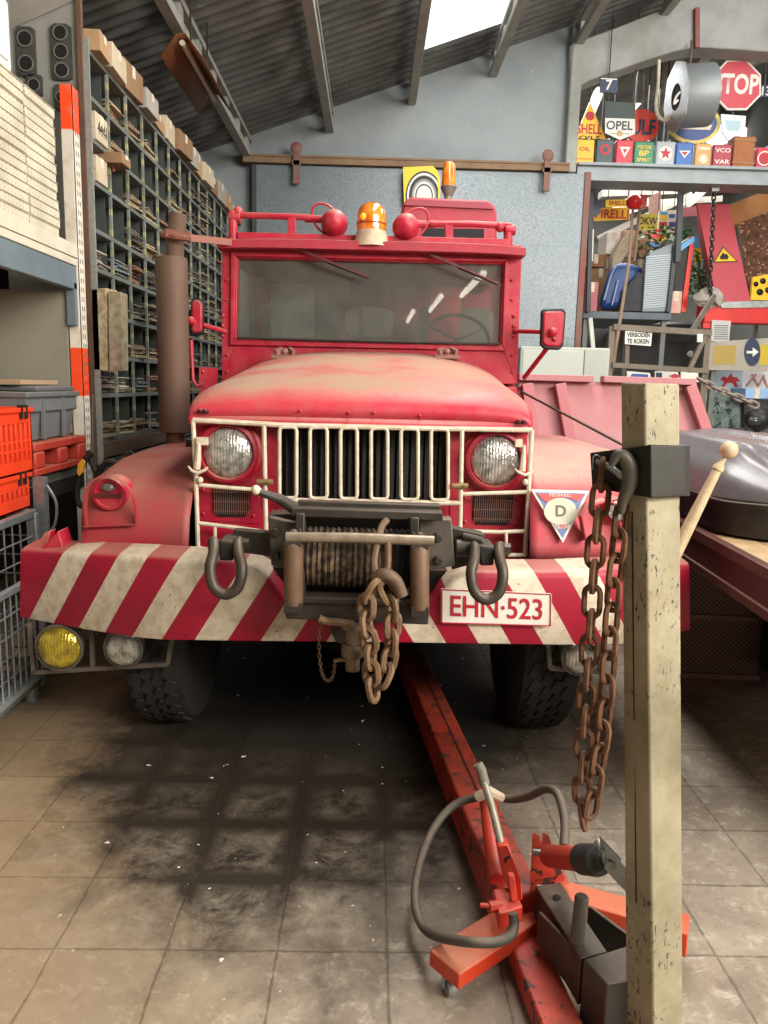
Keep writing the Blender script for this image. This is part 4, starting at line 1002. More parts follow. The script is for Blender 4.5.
MB().span((XP-.84, 3.62, .985), (XP-.02, 4.31, 1.033)).build('shelf_board', M_GREYST, pr)
MB().span((XP-.045, 3.62, .90), (XP-.005, 4.31, .985)).build('beam', M_BLACK, pr, bev=.006)
# the grey cloth-like sheet at the back of the bay
MB().span((XP-.80, 4.29, 1.2), (XP-.06, 4.305, 1.96)).build('end_sheet', mat('dusty grey green sheet', '#8d897a', .85, var='#77735f', vs=2), pr)
MB().span((XP-.80, 1.7, 1.06), (XP-.78, 4.29, 1.96)).build('back_sheet', mat('dusty olive sheet', '#7b7666', .85, var='#67624f', vs=2), pr)
# stacked shelf panels on the upper level
def panel_mat():
    t = NT('beige perforated steel'); x, y, z = t.xyz()
    fy = t.math('SUBTRACT', t.math('FRACT', t.math('DIVIDE', y, .036)), .5); fz = t.math('SUBTRACT', t.math('FRACT', t.math('DIVIDE', t.math('SUBTRACT', z, 2.203), .0215)), .5)
    d = t.math('ADD', t.math('MULTIPLY', fy, fy), t.math('MULTIPLY', t.math('MULTIPLY', fz, .62), t.math('MULTIPLY', fz, .62)))
    k = t.step(d, .016, .008); c = t.mix(t.step(t.noise(5, 5), .4, .7), lin('#cdc6b0'), lin('#b4ac94'))
    return t.fin(t.mix(t.math('MULTIPLY', k, .6), c, lin('#6d6656')), .5)
M_PAN = panel_mat()
m = MB().span((-.3, -.36, 0), (.3, .36, .037)); m.span((-.305, -.36, .037), (.305, .36, .0405))
pa = m.build('shelf_panel', M_PAN, None, bev=.003); tag(pa, 'beige perforated steel shelf panel in the wide near stack on the rack', 'shelf panel', 'near stack of shelf panels'); pa.location = (XP-.305, 3.39, 2.203)
for k in range(1, 14): dup(pa, (XP-.305+rnd.uniform(-.006, .006), 3.39+rnd.uniform(-.004, .004), 2.203+k*.043))
m = MB().span((-.3, -.165, 0), (.3, .165, .037)); m.span((-.305, -.165, .037), (.305, .165, .0405))
pb = m.build('shelf_panel', M_PAN, None, bev=.003); tag(pb, 'beige perforated steel shelf panel in the narrow far stack on the rack', 'shelf panel', 'far stack of shelf panels'); pb.location = (XP-.305, 3.93, 2.203)
for k in range(1, 14): dup(pb, (XP-.305+rnd.uniform(-.006, .006), 3.93+rnd.uniform(-.004, .004), 2.203+k*.043))
a = PXX(13, 66, XP-.02)
cb = thing('white_cabinet', 'white round cornered cabinet standing on the near shelf panels at top left', 'cabinet', (XP-.35, 3.25, 2.807))
MB().span((XP-.6, 3.0, 2.807), (XP-.02, 3.70, 3.12)).build('cabinet_body', M_WHITE, cb, bev=.03, seg=4)
MB().span((XP-.12, 3.72, 2.807), (XP-.06, 3.78, 3.22)).build('corner_post', mat('grey post', '#6d6f70', .5, .3), cb)
MB().span((XP-.025, 3.05, 2.85), (XP-.012, 3.64, 3.08)).build('door', M_WHITE, cb, bev=.006)
struct(MB().prism([(-2.5, 2.6, 3.10), (-1.61, 2.6, 3.49), (-1.61, 4.5, 3.49), (-2.5, 4.5, 3.10)], (0, 0, .04)), 'trim_7', mat('white boarding', '#cfcec6', .8, var='#aaa9a2', vs=5), smooth=0)
# grey tote with board on it
tp = thing('grey_tote', 'grey plastic tote box standing on the red plastic pallet', 'box', (-1.95, 3.9, 1.19))
M_TOTE = mat('grey plastic', '#6c6f70', .5, var='#5a5d5e', vs=5, dust=.4)
rows = []
x1 = XP-.01
for z, e in ((1.195, .03), (1.33, .012), (1.335, 0), (1.40, 0), (1.405, -.012), (1.43, -.014)):
    rows.append([(x1-.62+e, 3.63+e, z), (x1-e, 3.63+e, z), (x1-e, 4.25-e, z), (x1-.62+e, 4.25-e, z)])
rows += [[(x1-.60, 3.65, 1.43), (x1-.02, 3.65, 1.43), (x1-.02, 4.23, 1.43), (x1-.60, 4.23, 1.43)], [(x1-.59, 3.67, 1.22), (x1-.035, 3.67, 1.22), (x1-.035, 4.21, 1.22), (x1-.59, 4.21, 1.22)]]
MB().loft(rows, cap=True).build('tub', M_TOTE, tp, bev=.005)
MB().span((x1-.62, 3.75, 1.432), (x1+.002, 4.22, 1.455)).build('lid', mat('darker grey lid', '#5e6163', .5, dust=.5), tp, bev=.006)
for y in (3.80, 4.05): MB().span((x1-.006, y, 1.2), (x1+.008, y+.02, 1.40)).build('rib', M_TOTE, tp)
solo(MB().box((x1-.33, 3.95, 1.475), (.52, .5, .02), Matrix.Rotation(.05, 3, 'Z')), 'cardboard_sheet', mat('brown sheet', '#a58a6c', .8), 'brown cardboard sheet lying on the grey tote lid', 'board')
# red pallet
rp_ = thing('plastic_pallet', 'dull red plastic pallet under the grey tote', 'pallet', (-1.95, 3.85, 1.03))
M_PAL = mat('dull red plastic', '#b5382a', .55, var='#943022', vs=6, dust=.55, dcol='#a87c60')
MB().span((x1-.66, 3.63, 1.15), (x1+.03, 4.29, 1.19)).build('deck', M_PAL, rp_, bev=.006)
for y in (3.64, 3.92, 4.18):
    for x in (x1-.66, x1-.37, x1-.08): MB().span((x, y, 1.065), (x+.11, y+.11, 1.15)).build('block', M_PAL, rp_, bev=.012)
for x in (x1-.66, x1-.37, x1-.08): MB().span((x, 3.63, 1.035), (x+.11, 4.29, 1.067)).build('runner', M_PAL, rp_, bev=.005)
# orange crates
def crate(p, label, wy=.62, wx=.42, h=.27):
    t = thing('plastic_crate', label, 'crate', p, 'orange crates on the cage')
    M = mat('bright orange red plastic', '#e4401c', .45, var='#c43415', vs=5)
    m = MB(); T = .012
    m.span((-wx, -wy, 0), (0, 0, T))
    for a_, b_ in (((-wx, -wy), (-wx+T, 0)), ((-T, -wy), (0, 0))):
        m.span((a_[0], a_[1], 0), (b_[0], b_[1], .06)); m.span((a_[0], a_[1], h-.07), (b_[0], b_[1], h))
        y = -wy
        while y < -.01: m.span((a_[0], y, .06), (b_[0], y+.022, h-.07)); y += .046
        for z in (.1, .14): m.span((a_[0]+.002, a_[1], z), (b_[0]-.002, b_[1], z+.01))
    for y0 in (-wy, -T):
        m.span((-wx, y0, 0), (0, y0+T, .06)); m.span((-wx, y0, h-.05), (0, y0+T, h)); x = -wx
        m.span((-wx, y0, h-.11), (-wx+.12, y0+T, h-.05)); m.span((-.12, y0, h-.11), (0, y0+T, h-.05)); m.span((-wx, y0, .06), (0, y0+T, h-.11))
    m.span((-.004, -wy-.006, h-.02), (.010, .006, h)); m.span((-wx-.006, -.004, h-.02), (.006, .010, h))
    o = m.build('crate_body', M, None, bev=.002); o.parent = t
    for y in (-.12, -.07, -wy+.1): o = MB().span((-.008, y, h-.05), (.014, y+.012, h+.012)).build('clip', M_BLACK, None); o.parent = t
    return t
cz = PXX(30, 470, XP+.03)
crate((XP+.03, 3.585, 1.068), 'bright orange plastic crate at the left edge, upper of two', h=.295)
crate((XP+.025, 3.55, .903), 'bright orange plastic crate at the left edge, lower of two', h=.165)
# wire roll cage
wc_ = thing('wire_cage', 'galvanised wire mesh pallet cage on the floor at the left edge', 'cage', (-1.9, 2.9, 0))
XG, ya, yb = -1.545, 2.25, 3.50
m = MB()
for x in (XG, XG-.75):
    for y in (ya, yb): m.bar((x, y, .06), (x, y, .885), .035, .035, (0, 1, 0))
for z in (.10, .17, .885):
    for x in (XG, XG-.75): m.bar((x, ya, z), (x, yb, z), .03, .035)
    for y in (ya, yb): m.bar((XG-.75, y, z), (XG, y, z), .03, .035)
m.span((XG-.75, ya, .1), (XG, yb, .115))
m.build('frame', M_GALV, wc_, bev=.004)
m = MB(); y = ya+.06
while y < yb: m.tube([(XG, y, .17), (XG, y, .885)], .004, 5); y += .075
z = .24
while z < .87: m.tube([(XG, ya, z), (XG, yb, z)], .004, 5); z += .09
x = XG-.7
while x < XG: m.tube([(x, yb, .17), (x, yb, .885)], .004, 5); x += .075
z = .24
while z < .87: m.tube([(XG-.75, yb, z), (XG, yb, z)], .004, 5); z += .09
m.build('wire_mesh', M_GALV, wc_)
g = MB(); xo = XG+.025
for a_, b_ in (((ya, .14), (yb-.02, .14)), ((ya, .60), (yb-.02, .60)), ((yb-.02, .14), (yb-.02, .60)), ((ya, .14), (ya, .60))): g.bar((xo, *a_), (xo, *b_), .028, .028, (1, 0, 0))
y = ya+.05
while y < yb-.04: g.tube([(xo, y, .14), (xo, y, .60)], .005, 5); y += .055
for z in (.23, .32, .41, .5): g.tube([(xo, ya, z), (xo, yb-.02, z)], .005, 5)
g.build('drop_gate', mat('bright galvanised gate', '#c4c9c8', .4, .4), wc_, bev=.003)
for x in (XG, XG-.75):
    for y in (ya+.05, yb-.05): MB().tube([(x-.03, y, .0), (x-.03, y, .09)], .035, 12).build('foot', M_GALV, wc_)
MB().bar((XG, yb+.09, .10), (XG, yb+.09, 1.04), .05, .05, (0, 1, 0)).tube(smoothpath([(XG+.03, yb+.09, 1.0), (XG+.07, yb+.09, .92), (XG+.06, yb+.09, .82), (XG+.02, yb+.09, .76)], 4), .007, 6).build('corner_post', M_GALV, wc_)
bg_ = thing('red_cushion', 'dark red folded tarpaulin inside the wire cage', 'tarpaulin', (-1.9, 2.9, .17))
rows = []
for z, e in ((.175, .03), (.25, 0), (.5, .01), (.62, .06), (.66, .14)):
    rows.append([(XG-.70+e, ya+.08+e, z), (XG-.06-e, ya+.08+e, z), (XG-.05-e*1.2, (ya+yb)/2, z+.03), (XG-.06-e, yb-.1-e, z), (XG-.70+e, yb-.1-e, z)])
MB().loft(rows, cap=True).build('folded_sheet', mat('dark red tarpaulin', '#7d1c22', .5, var='#4d1014', vs=5), bg_, sub=2)
MB().span((XG-.5, ya+.3, .67), (XG-.12, yb-.3, .72)).build('flap', mat('dark red flap', '#8a2026', .5), bg_, bev=.02)
# hose and yellow tag behind the fender
hs = thing('hanging_hose', 'dark coiled hose with a yellow tag hanging behind the left fender', 'hose', P(84, 500, 3.9))
MB().tube(smoothpath([P(*p, 3.9) for p in ((92, 452), (84, 462), (78, 480), (77, 498), (82, 506), (90, 498), (96, 482), (100, 470), (108, 462), (118, 464))], 4), .016, 8).tube(smoothpath([P(*p, 3.95) for p in ((88, 450), (95, 470), (104, 475), (120, 462), (132, 452))], 4), .016, 8).tube([P(92, 455, 3.9), P(92, 395, 4.2)], .008, 6).build('hose', M_BLACK, hs)
MB().prism([P(*p, 3.86) for p in ((82, 459), (85, 462), (83, 472), (79, 476), (77, 473), (78, 464))], (0, .01, 0)).build('tag', mat('yellow tag', '#e0a92a', .5), hs)
# ================================================================== FRAME PULLING POST IN FRONT
M_ORG = mat('orange red machine paint', '#bb2d1a', .5, var='#8f2417', vs=9, dust=.5, dcol='#a87458', chips='#4a231a', cs=35, ca=.69)
M_ORGD = mat('orange red machine paint oily', '#c02f1e', .5, var='#6d2419', vs=9, va=.95, dust=.55, dcol='#80503d', chips='#331a14', cs=26, ca=.575)
fp = thing('frame_puller', 'red hydraulic pulling post on a floor beam, in front of the truck', 'pulling post', (.4, 1.9, 0))
def fb(mb, name, m, parent=None, **k): return mb.build(name, m, parent or fp, **k)
zt = .16
r1, r2 = G(467, 740, zt), G(532, 872, zt); dirn = (r2-r1).normalized(); sd = Vector((dirn.y, -dirn.x, 0)); sd = sd if sd.x > 0 else -sd
W = .122
def BP(s, r, z): return Vector((r1.x, r1.y, 0)) - dirn*(-s) - sd*(W/2) + sd*r + Vector((0, 0, z))
Ln = (r2-r1).length
far = -1.35; near = Ln+.09
beam = MB()
q = [(-W/2, .03), (W/2, .03), (W/2, zt), (-W/2, zt)]
beam.loft([[BP(far, r, z) for r, z in q], [BP(near, r, z) for r, z in q]], cap=True)
fb(beam, 'floor_beam', M_ORGD, bev=.008)
fb(MB().loft([[BP(near-.02, r, z) for r, z in ((-.045, .012), (.05, .012), (.05, .075), (-.045, .075))], [BP(Ln+.55, r, z) for r, z in ((-.045, .012), (.05, .012), (.05, .075), (-.045, .075))]], cap=True), 'beam_foot', M_ORGD, bev=.006)
m = MB(); m.bar(BP(far, .012, zt+.001), BP(Ln+.02, .012, zt+.001), .006, .004); fb(m, 'beam_groove', mat('greasy groove', '#4a2018', .7), None)
# two splayed legs with castors
M_LEG = mat('bright orange leg', '#cf3c1c', .5, var='#b23118', vs=6, dust=.75, dcol='#b58562')
def legpart(o0, o1, t0, t1, zh, h, w, cz):
    a = G(*o0, zh); b = G(*o1, zh); d = (b-a).normalized(); s_ = Vector((-d.y, d.x, 0))
    q_ = [(-w/2, -h), (w/2, -h), (w/2, 0), (-w/2, 0)]
    o = fb(MB().loft([[a+s_*r+Vector((0, 0, z)) for r, z in q_], [b+s_*r+Vector((0, 0, z)) for r, z in q_]], cap=True), 'cross_leg', M_LEG, bev=.004)
    c = a+d*.025; r_ = (zh-h)*.42
    k = fb(MB().lathe([(.004, -.012), (r_*.9, -.012), (r_, -.008), (r_, .008), (r_*.9, .012), (.004, .012)], Vector((c.x, c.y, r_)), (1, .3, 0), 18), 'castor', mat('castor wheel', '#8d8a84', .5, .3), o)
    fb(MB().span((c.x-.02, c.y-.01, r_), (c.x-.014, c.y+.01, zh-h)).span((c.x+.014, c.y-.01, r_), (c.x+.02, c.y+.01, zh-h)).span((c.x-.02, c.y-.016, zh-h-.006), (c.x+.02, c.y+.016, zh-h)), 'castor_fork', M_GALV, k)
legpart((444, 962), (528, 908), 0, 1, .104, .044, .105, 0)
legpart((689, 924), (560, 888), 0, 1, .125, .07, .085, 0)
for t_ in (far+.15,):
    c = BP(t_, 0, 0); fb(MB().lathe([(.01, -.03), (.03, -.03), (.03, .03), (.01, .03)], Vector((c.x, c.y, .03)), (1, 0, 0), 16), 'castor', M_BLACK)
# the post: square, seen on its edge
Yp = 1.46
def ring(y, pxs, dz=0):
    n_, l_, r_ = P(pxs[1], y, Yp), P(pxs[0], y, Yp+.055), P(pxs[2], y, Yp+.03)
    l_.z = r_.z = n_.z; k_ = l_+r_-n_; return [n_, r_, k_, l_]
R0, R1 = ring(383, (620.5, 645, 680)), ring(1000, (624, 653, 682))
ext = .10/(R0[0].z-R1[0].z)
k_ = (R1[0].z-.07)/(R0[0].z-R1[0].z)
RB = [b+(b-a)*k_ for a, b in zip(R0, R1)]
def post_mat():
    t = NT('worn olive cream post'); x, y, z = t.xyz()
    c = t.mix(t.step(t.noise(5, 6, .65), .35, .65), lin('#a89e82'), lin('#7d7359'))
    mp = t.n.new('ShaderNodeMapping'); mp.inputs['Scale'].default_value = (1, 1, .35); t.l.new(t.geo.outputs['Position'], mp.inputs[0])
    c = t.mix(t.math('MULTIPLY', t.step(t.noise(130, 4, .7, mp.outputs[0]), .585, .62), t.step(t.noise(4, 2), .48, .56)), c, lin('#40382c'))
    c = t.mix(t.step(t.noise(8, 6, .7), .62, .75, 0, .7), c, lin('#8a6f48'))
    c = t.mix(t.step(t.noise(40, 3), .72, .735), c, lin('#4d3b28'))
    t.bump(t.noise(60, 5), .15, .003)
    return t.fin(c, .65)
ps = fb(MB().loft([RB, R0], cap=True), 'post', post_mat(), bev=.004)
m = MB()
a, b = R0[0].lerp(R0[3], .55), R1[0].lerp(R1[3], .55); nrm = (R0[3]-R0[0]).cross(Vector((0, 0, 1))).normalized()
if nrm.y > 0: nrm = -nrm
m.bar(a.lerp(b, .19)+nrm*.0008, a.lerp(b, .84)+nrm*.0008, .0034, .003, nrm); fb(m, 'weld_seam', mat('seam', '#2e261c', .8), ps)
# black bracket round the post
M_BRK = mat('black bracket', '#2b2a27', .55, .2, var='#1d1c1a', vs=12)
n0, n1 = P(651, 445, Yp-.022), P(651, 498, Yp-.022); a0_, a1_ = P(590, 453, Yp+.115), P(592, 488, Yp+.115); b0, b1 = P(690, 446, Yp+.022), P(690, 496, Yp+.022)
br = fb(MB().prism([a0_, n0, n1, a1_], Vector((.006, .012, 0))), 'bracket', mat('bracket side shaded', '#191816', .6), bev=.002)  # one black bracket: the shade on this side is put into its colour
fb(MB().prism([n0, b0, b1, n1], Vector((-.004, .012, 0))), 'front_plate', mat('bracket face lit', '#37352f', .5, .3, var='#26241f', vs=20), br, bev=.002)  # same bracket, the light on this face is put in as a paler colour
fb(MB().prism([P(685, 446, Yp+.016), P(690, 446, Yp+.018), P(690, 496, Yp+.018), P(685, 496, Yp+.016)], (0, .09, 0)), 'weld_bead', M_BLACK, br)
fb(MB().tube([P(598, 461, Yp+.10), P(612, 468, Yp+.05), P(624, 478, Yp+.02)], .007, 10), 'cross_pin', M_GALV, br)
fb(MB().tube(smoothpath([P(*p, Yp+.09) for p in ((593, 470), (593, 458), (597, 455), (601, 459), (600, 468))], 3), .0016, 6), 'pin_clip', M_GALV, br)
# clevis at the foot of the post
M_CLV = mat('dark grey clevis', '#45423d', .5, .35, var='#2f2c29', vs=10, dust=.3)
def gq(*pts): return [G(px, py, z) for px, py, z in pts]
def vplate(tops, drops, thick):
    t_ = [G(*p) for p in tops]; return MB().prism(t_+[Vector((p.x, p.y, z)) for p, z in zip(t_[::-1], drops[::-1])], thick)
tp_ = gq((535, 886, .19), (560, 882, .20), (607, 951, .20), (581, 958, .20))
cl = fb(MB().loft([tp_, [Vector((p.x, p.y, .075)) for p in tp_]], cap=True), 'clevis', M_CLV, bev=.003)
fb(vplate([(538, 912, .185), (570, 945, .19), (600, 979, .185), (606, 990, .17)], [.10, .08, .06, .05], Vector((.009, .004, 0))), 'cheek_plate', M_CLV, cl, bev=.002)
fb(vplate([(588, 906, .195), (634, 940, .195)], [.11, .11], Vector((.009, .004, 0))), 'cheek_plate', M_CLV, cl, bev=.002)
sk = gq((583, 959, .205), (628, 945, .205), (660, 976, .205), (607, 984, .205))
fb(MB().loft([sk, [Vector((p.x, p.y, .05)) for p in sk]], cap=True), 'socket', M_CLV, cl, bev=.004)
c = G(577, 941, .2); top_ = P(582, 896, c.y)
fb(MB().lathe([(.0165, 0), (.0165, (top_-c).length-.004), (.014, (top_-c).length), (0, (top_-c).length)], c, top_-c, 16), 'clevis_pin', mat('grey pin', '#5c5850', .55, .3), cl)
c = G(557, 897, .2005); fb(MB().lathe([(.011, 0), (0, .0005)], c, (0, 0, 1), 14), 'bolt_hole', M_DEEP, cl)
# ram and its trunnion plates
ra, rb_ = P(549, 856, 1.84), P(605, 861, 1.60); ax = (rb_-ra)
ram = fb(MB().lathe([(.0, 0), (.027, 0), (.029, .01), (.029, ax.length*.62), (.027, ax.length*.63), (0, ax.length*.63)], ra, ax, 22), 'ram_cylinder', M_ORG)
fb(MB().lathe([(.030, ax.length*.62), (.036, ax.length*.64), (.036, ax.length*.72), (.033, ax.length*.74), (.036, ax.length*.76), (.036, ax.length*.86), (.034, ax.length*.9), (.02, ax.length*.92), (.02, ax.length*1.0)], ra, ax, 22), 'gland', mat('black rubber gland', '#2f2d2a', .6), ram)
m = MB()
for dy in (0, .035):
    m.prism([P(605, 846, 1.58+dy*.3)+Vector((0, dy, 0)), P(626, 868, 1.56)+Vector((0, dy, 0)), P(626, 892, 1.56)+Vector((0, dy, 0)), P(607, 872, 1.58)+Vector((0, dy, 0))], (0, .008, 0))
m.lathe([(.012, -.01), (.012, .08)], P(609, 864, 1.58), (0, 1, 0), 12)
fb(m, 'ram_clevis', M_GALV, ram)
for dx in (0, 9):
    m = MB().prism([G(530+dx*1.2, 885, .16), G(556+dx*.8, 884, .16), P(536+dx*1.1, 836, 1.87+dx*.003), P(532+dx*1.1, 833, 1.87+dx*.003)], Vector((.008, 0.002, 0)))
    fb(m, 'trunnion_plate', M_ORGD, ram, bev=.002)
fb(MB().lathe([(.009, -.006), (.009, .02)], P(535, 852, 1.86), (1, -.2, 0), 10), 'trunnion_bolt', M_GALV, ram)
fb(MB().loft([gq((548, 870, .17), (562, 868, .17), (570, 884, .17), (556, 886, .17)), gq((548, 870, .15), (562, 868, .15), (570, 884, .15), (556, 886, .15))], cap=True), 'trunnion_base', M_ORG, ram)
# hand pump on the beam
M_PMP = mat('pump red', '#c22c1c', .45, var='#b02a1a', vs=8, dust=.3, chips='#4a231a', cs=50, ca=.7)
pb0, pb1 = P(484, 812, 2.02), P(505, 905, 1.80)
pt_ = gq((493, 889, .195), (512, 886, .195), (523, 906, .195), (499, 914, .195))
pu = fb(MB().tube([P(488, 800, 2.16), P(492, 836, 2.03), P(498, 880, 1.90)], .026, 14).loft([pt_, [Vector((p.x, p.y, .15)) for p in pt_]], cap=True), 'hand_pump', M_PMP, bev=.004)
m = MB().prism([P(497, 846, 1.90), P(508, 844, 1.90), P(521, 880, 1.80), P(523, 900, 1.79), P(514, 902, 1.79), P(504, 880, 1.85)], Vector((0, .04, 0)))
m.prism([P(508, 876, 1.80), P(515, 876, 1.80), P(518, 902, 1.78), P(511, 902, 1.78)], Vector((0, .02, 0)))
fb(m, 'pump_link', mat('pump link red', '#cc3a24', .45, var='#b93522', vs=9), pu, bev=.004)
c = P(508, 860, 1.865); fb(MB().lathe([(.011, 0), (.011, .004), (0, .004)], c, (0, -1, .2), 14), 'pivot_pin', M_DEEP, pu)
fb(MB().tube([P(501, 843, 1.92), P(490, 800, 1.98), P(484, 782, 2.0)], .011, 10), 'pump_handle', mat('grey tube handle', '#9c9588', .5, .3, var='#7b7467', vs=30, dust=.3), pu)
fb(MB().tube([P(485, 785, 2.0), P(481, 770, 2.02), P(477.5, 764, 2.025)], .015, 10), 'hand_grip', mat('grey rubber grip', '#6f6c62', .7, dust=.5), pu)
fb(MB().tube([P(478, 797, 2.15), P(489, 791, 2.13), P(501, 798, 2.15)], .016, 8), 'pump_collar', mat('dirty cream collar', '#cdb9a0', .6), pu)
fb(MB().prism([P(489, 812, 1.985), P(494, 811, 1.985), P(499, 832, 1.94), P(494, 834, 1.94)], (0, .004, 0)), 'pump_sticker', M_WHITE, pu)
fb(MB().tube([P(501, 905, 1.78), P(489, 907, 1.77)], .014, 8).tube([P(491, 906, 1.77), P(480, 905, 1.77)], .006, 8), 'release_valve', M_ORG, pu)
m = MB().tube(smoothpath([P(513, 913, 1.70), P(514, 925, 1.69), P(510, 936, 1.67), P(495, 942, 1.66), P(470, 942, 1.66), P(440, 937, 1.74), P(424, 928, 1.84), P(416, 908, 1.90), P(416, 882, 1.98), P(424, 850, 2.06), P(438, 822, 2.14), P(456, 804, 2.18), P(478, 797, 2.18)], 5), .0125, 10)
m.tube(smoothpath([P(500, 798, 2.17), P(515, 799, 2.15), P(530, 796, 2.10), P(545, 789, 2.05), P(556, 792, 2.0), P(562, 806, 1.95), P(565, 825, 1.9), P(564, 846, 1.85)], 5), .0125, 10)
fb(m, 'hydraulic_hose', mat('grey black hose', '#4b4740', .6, var='#3a3731', vs=20, dust=.4), pu)
# chain on the post
hc = thing('pull_chain', 'long rusty chain looped over the pin on the grey green post', 'chain', P(603, 640, Yp+.05))
Yc = Yp+.05
chain([P(*p, Yc+d) for p, d in (((604, 462), .03), ((600, 500), .015), ((596, 540), 0), ((593, 583), 0), ((590, 640), 0), ((586, 705), 0), ((584, 740), 0), ((582, 778), 0), ((582, 805), 0), ((585, 826), -.01))], .077, .044, .0125, M_RUST, hc, .5)
chain([P(*p, Yc-.015) for p in ((622, 508), (619, 540), (614, 583), (610, 640), (606, 705), (602, 740), (596, 778), (590, 815))], .077, .044, .0125, M_RUST, hc, 1.1)
MB().tube(smoothpath([P(*p, Yc-.035) for p in ((611, 466), (617, 456), (625, 458), (630, 470), (629, 486), (623, 500), (621, 514))], 4), .01, 10, radii=[.006+.010*math.sin(math.pi*i/24) for i in range(25)]).build('grab_hook', mat('grey green hook', '#5f594c', .5, .3, var='#4a4538', vs=15), hc)
# ================================================================== FLATBED TRAILER AND ROOF BOX ON THE RIGHT
O_ = P(691, 528, 3.2); yaw = R(4.2)
U = Vector((math.sin(yaw), math.cos(yaw), 0)); RR = Vector((math.cos(yaw), -math.sin(yaw), 0)); zd = O_.z
def T_(u, r, z): return Vector((O_.x, O_.y, 0))+U*u+RR*r+Vector((0, 0, z))
def tbox(mb, u0, u1, r0, r1, z0, z1): mb.hexa([T_(u0, r0, z0), T_(u1, r0, z0), T_(u1, r1, z0), T_(u0, r1, z0)], [T_(u0, r0, z1), T_(u1, r0, z1), T_(u1, r1, z1), T_(u0, r1, z1)]); return mb
tl = thing('flatbed_trailer', 'flatbed trailer with dark red side rail and plank deck on the right', 'trailer', (O_.x+1, 3.5, 0))
M_MAR = mat('maroon rail paint', '#4c1917', .55, var='#351110', vs=6, dust=.2, dcol='#7d5446')
tbox(MB(), -1.6, 2.0, 0, .05, zd-.15, zd).build('side_rail', M_MAR, tl, bev=.006)
tbox(tbox(MB(), -1.6, 2.0, -.006, .0, zd-.035, zd+.006), -1.6, 2.0, -.012, .02, zd-.16, zd-.125).build('rail_flange', mat('worn rail flange', '#54241e', .55, var='#3f1815', vs=8, dust=.3), tl, bev=.002)
o = tbox(MB(), -1.6, 2.0, .055, .195, zd-.045, zd-.01).build('deck_plank', mat('pale deck plank', '#b39871', .8, var='#8d7450', vs=12), tl, bev=.002)
for k in range(1, 14): dup(o, RR*(.145*k), parent=tl)
M_UND = mat('dark underframe', '#1a1513', .8, var='#2b211c', vs=5)
m = tbox(MB(), -1.6, 2.0, .3, .42, zd-.3, zd-.06); tbox(m, -1.6, 2.0, 1.5, 1.62, zd-.3, zd-.06); tbox(m, -1.5, -1.4, 0, 2, zd-.2, zd-.06); tbox(m, 1.2, 1.3, 0, 2, zd-.2, zd-.06); tbox(m, .1, 1.9, .45, 1.9, .25, zd-.06)
m.build('underframe', M_UND, tl)
def mesh_mat():
    t = NT('rusty expanded mesh'); x, y, z = t.xyz(); s = t.math('ADD', x, y)
    d1 = t.math('ABSOLUTE', t.math('SUBTRACT', t.math('FRACT', t.math('DIVIDE', t.math('ADD', s, z), .022)), .5)); d2 = t.math('ABSOLUTE', t.math('SUBTRACT', t.math('FRACT', t.math('DIVIDE', t.math('SUBTRACT', s, z), .022)), .5))
    k = t.step(t.math('MAXIMUM', d1, d2), .36, .4); return t.fin(t.mix(k, lin('#1b110e'), lin('#6d463a')), .7)
M_MSH = mesh_mat()
bx = tbox(MB(), .25, .62, -.02, .45, .18, zd-.17).build('mesh_locker', M_MSH, tl)
m = MB()
for z in (.185, .47, zd-.18): tbox(m, .24, .63, -.03, .46, z-.012, z+.012)
for u in (.25, .62):
    tbox(m, u-.012, u+.012, -.03, -.01, .18, zd-.17)
m.build('locker_frame', mat('brown locker frame', '#5f4136', .6, var='#40291f', vs=8), bx)
m = MB(); 
for u in (-.55, .9):
    m.lathe([(.06, -.1), (.2, -.1), (.3, -.08), (.31, -.05), (.31, .05), (.3, .08), (.2, .1), (.06, .1)], T_(1.9, .2 if u < 0 else 1.7, .31), RR, 28)
m.build('wheel', M_TYRE, tl)
# roof box
rb = thing('roof_box', 'long black and grey car roof box lying on the trailer deck', 'roof box', T_(.6, .5, zd))
M_RBB = mat('black textured plastic', '#211f1e', .5, var='#2b2927', vs=10, dust=.25)
M_RBL = mat('glossy grey lid', '#575356', .25, var='#676265', vs=3, dust=.25, dcol='#8d8684')
def outline(u):      # half width of the box at u along it
    a, b = -.30, 1.75
    t_ = (u-a)/(b-a)
    return .43*(min(1, max(.0, (t_/.10)))**.45)*(1-.10*max(0, (t_-.5)/.5)**1.8)
us = [-.30, -.295, -.285, -.26, -.22, -.16, -.05, .1, .3, .5, .75, 1.0, 1.25, 1.5, 1.65, 1.73, 1.75]
rc = .47
rows = []
for u in us:
    h_ = max(outline(u), .12)*(1 if u < 1.74 else .9); rows.append([T_(u, rc-h_*.95, zd+.002), T_(u, rc-h_, zd+.05), T_(u, rc-h_, zd+.12), T_(u, rc-h_*1.01, zd+.13), T_(u, rc-h_*.99, zd+.15), T_(u, rc+h_*.99, zd+.15), T_(u, rc+h_*1.01, zd+.13), T_(u, rc+h_, zd+.12), T_(u, rc+h_, zd+.05), T_(u, rc+h_*.95, zd+.002)])
MB().loft(rows, cap=True).build('base_shell', M_RBB, rb, smooth=35)
rows = []
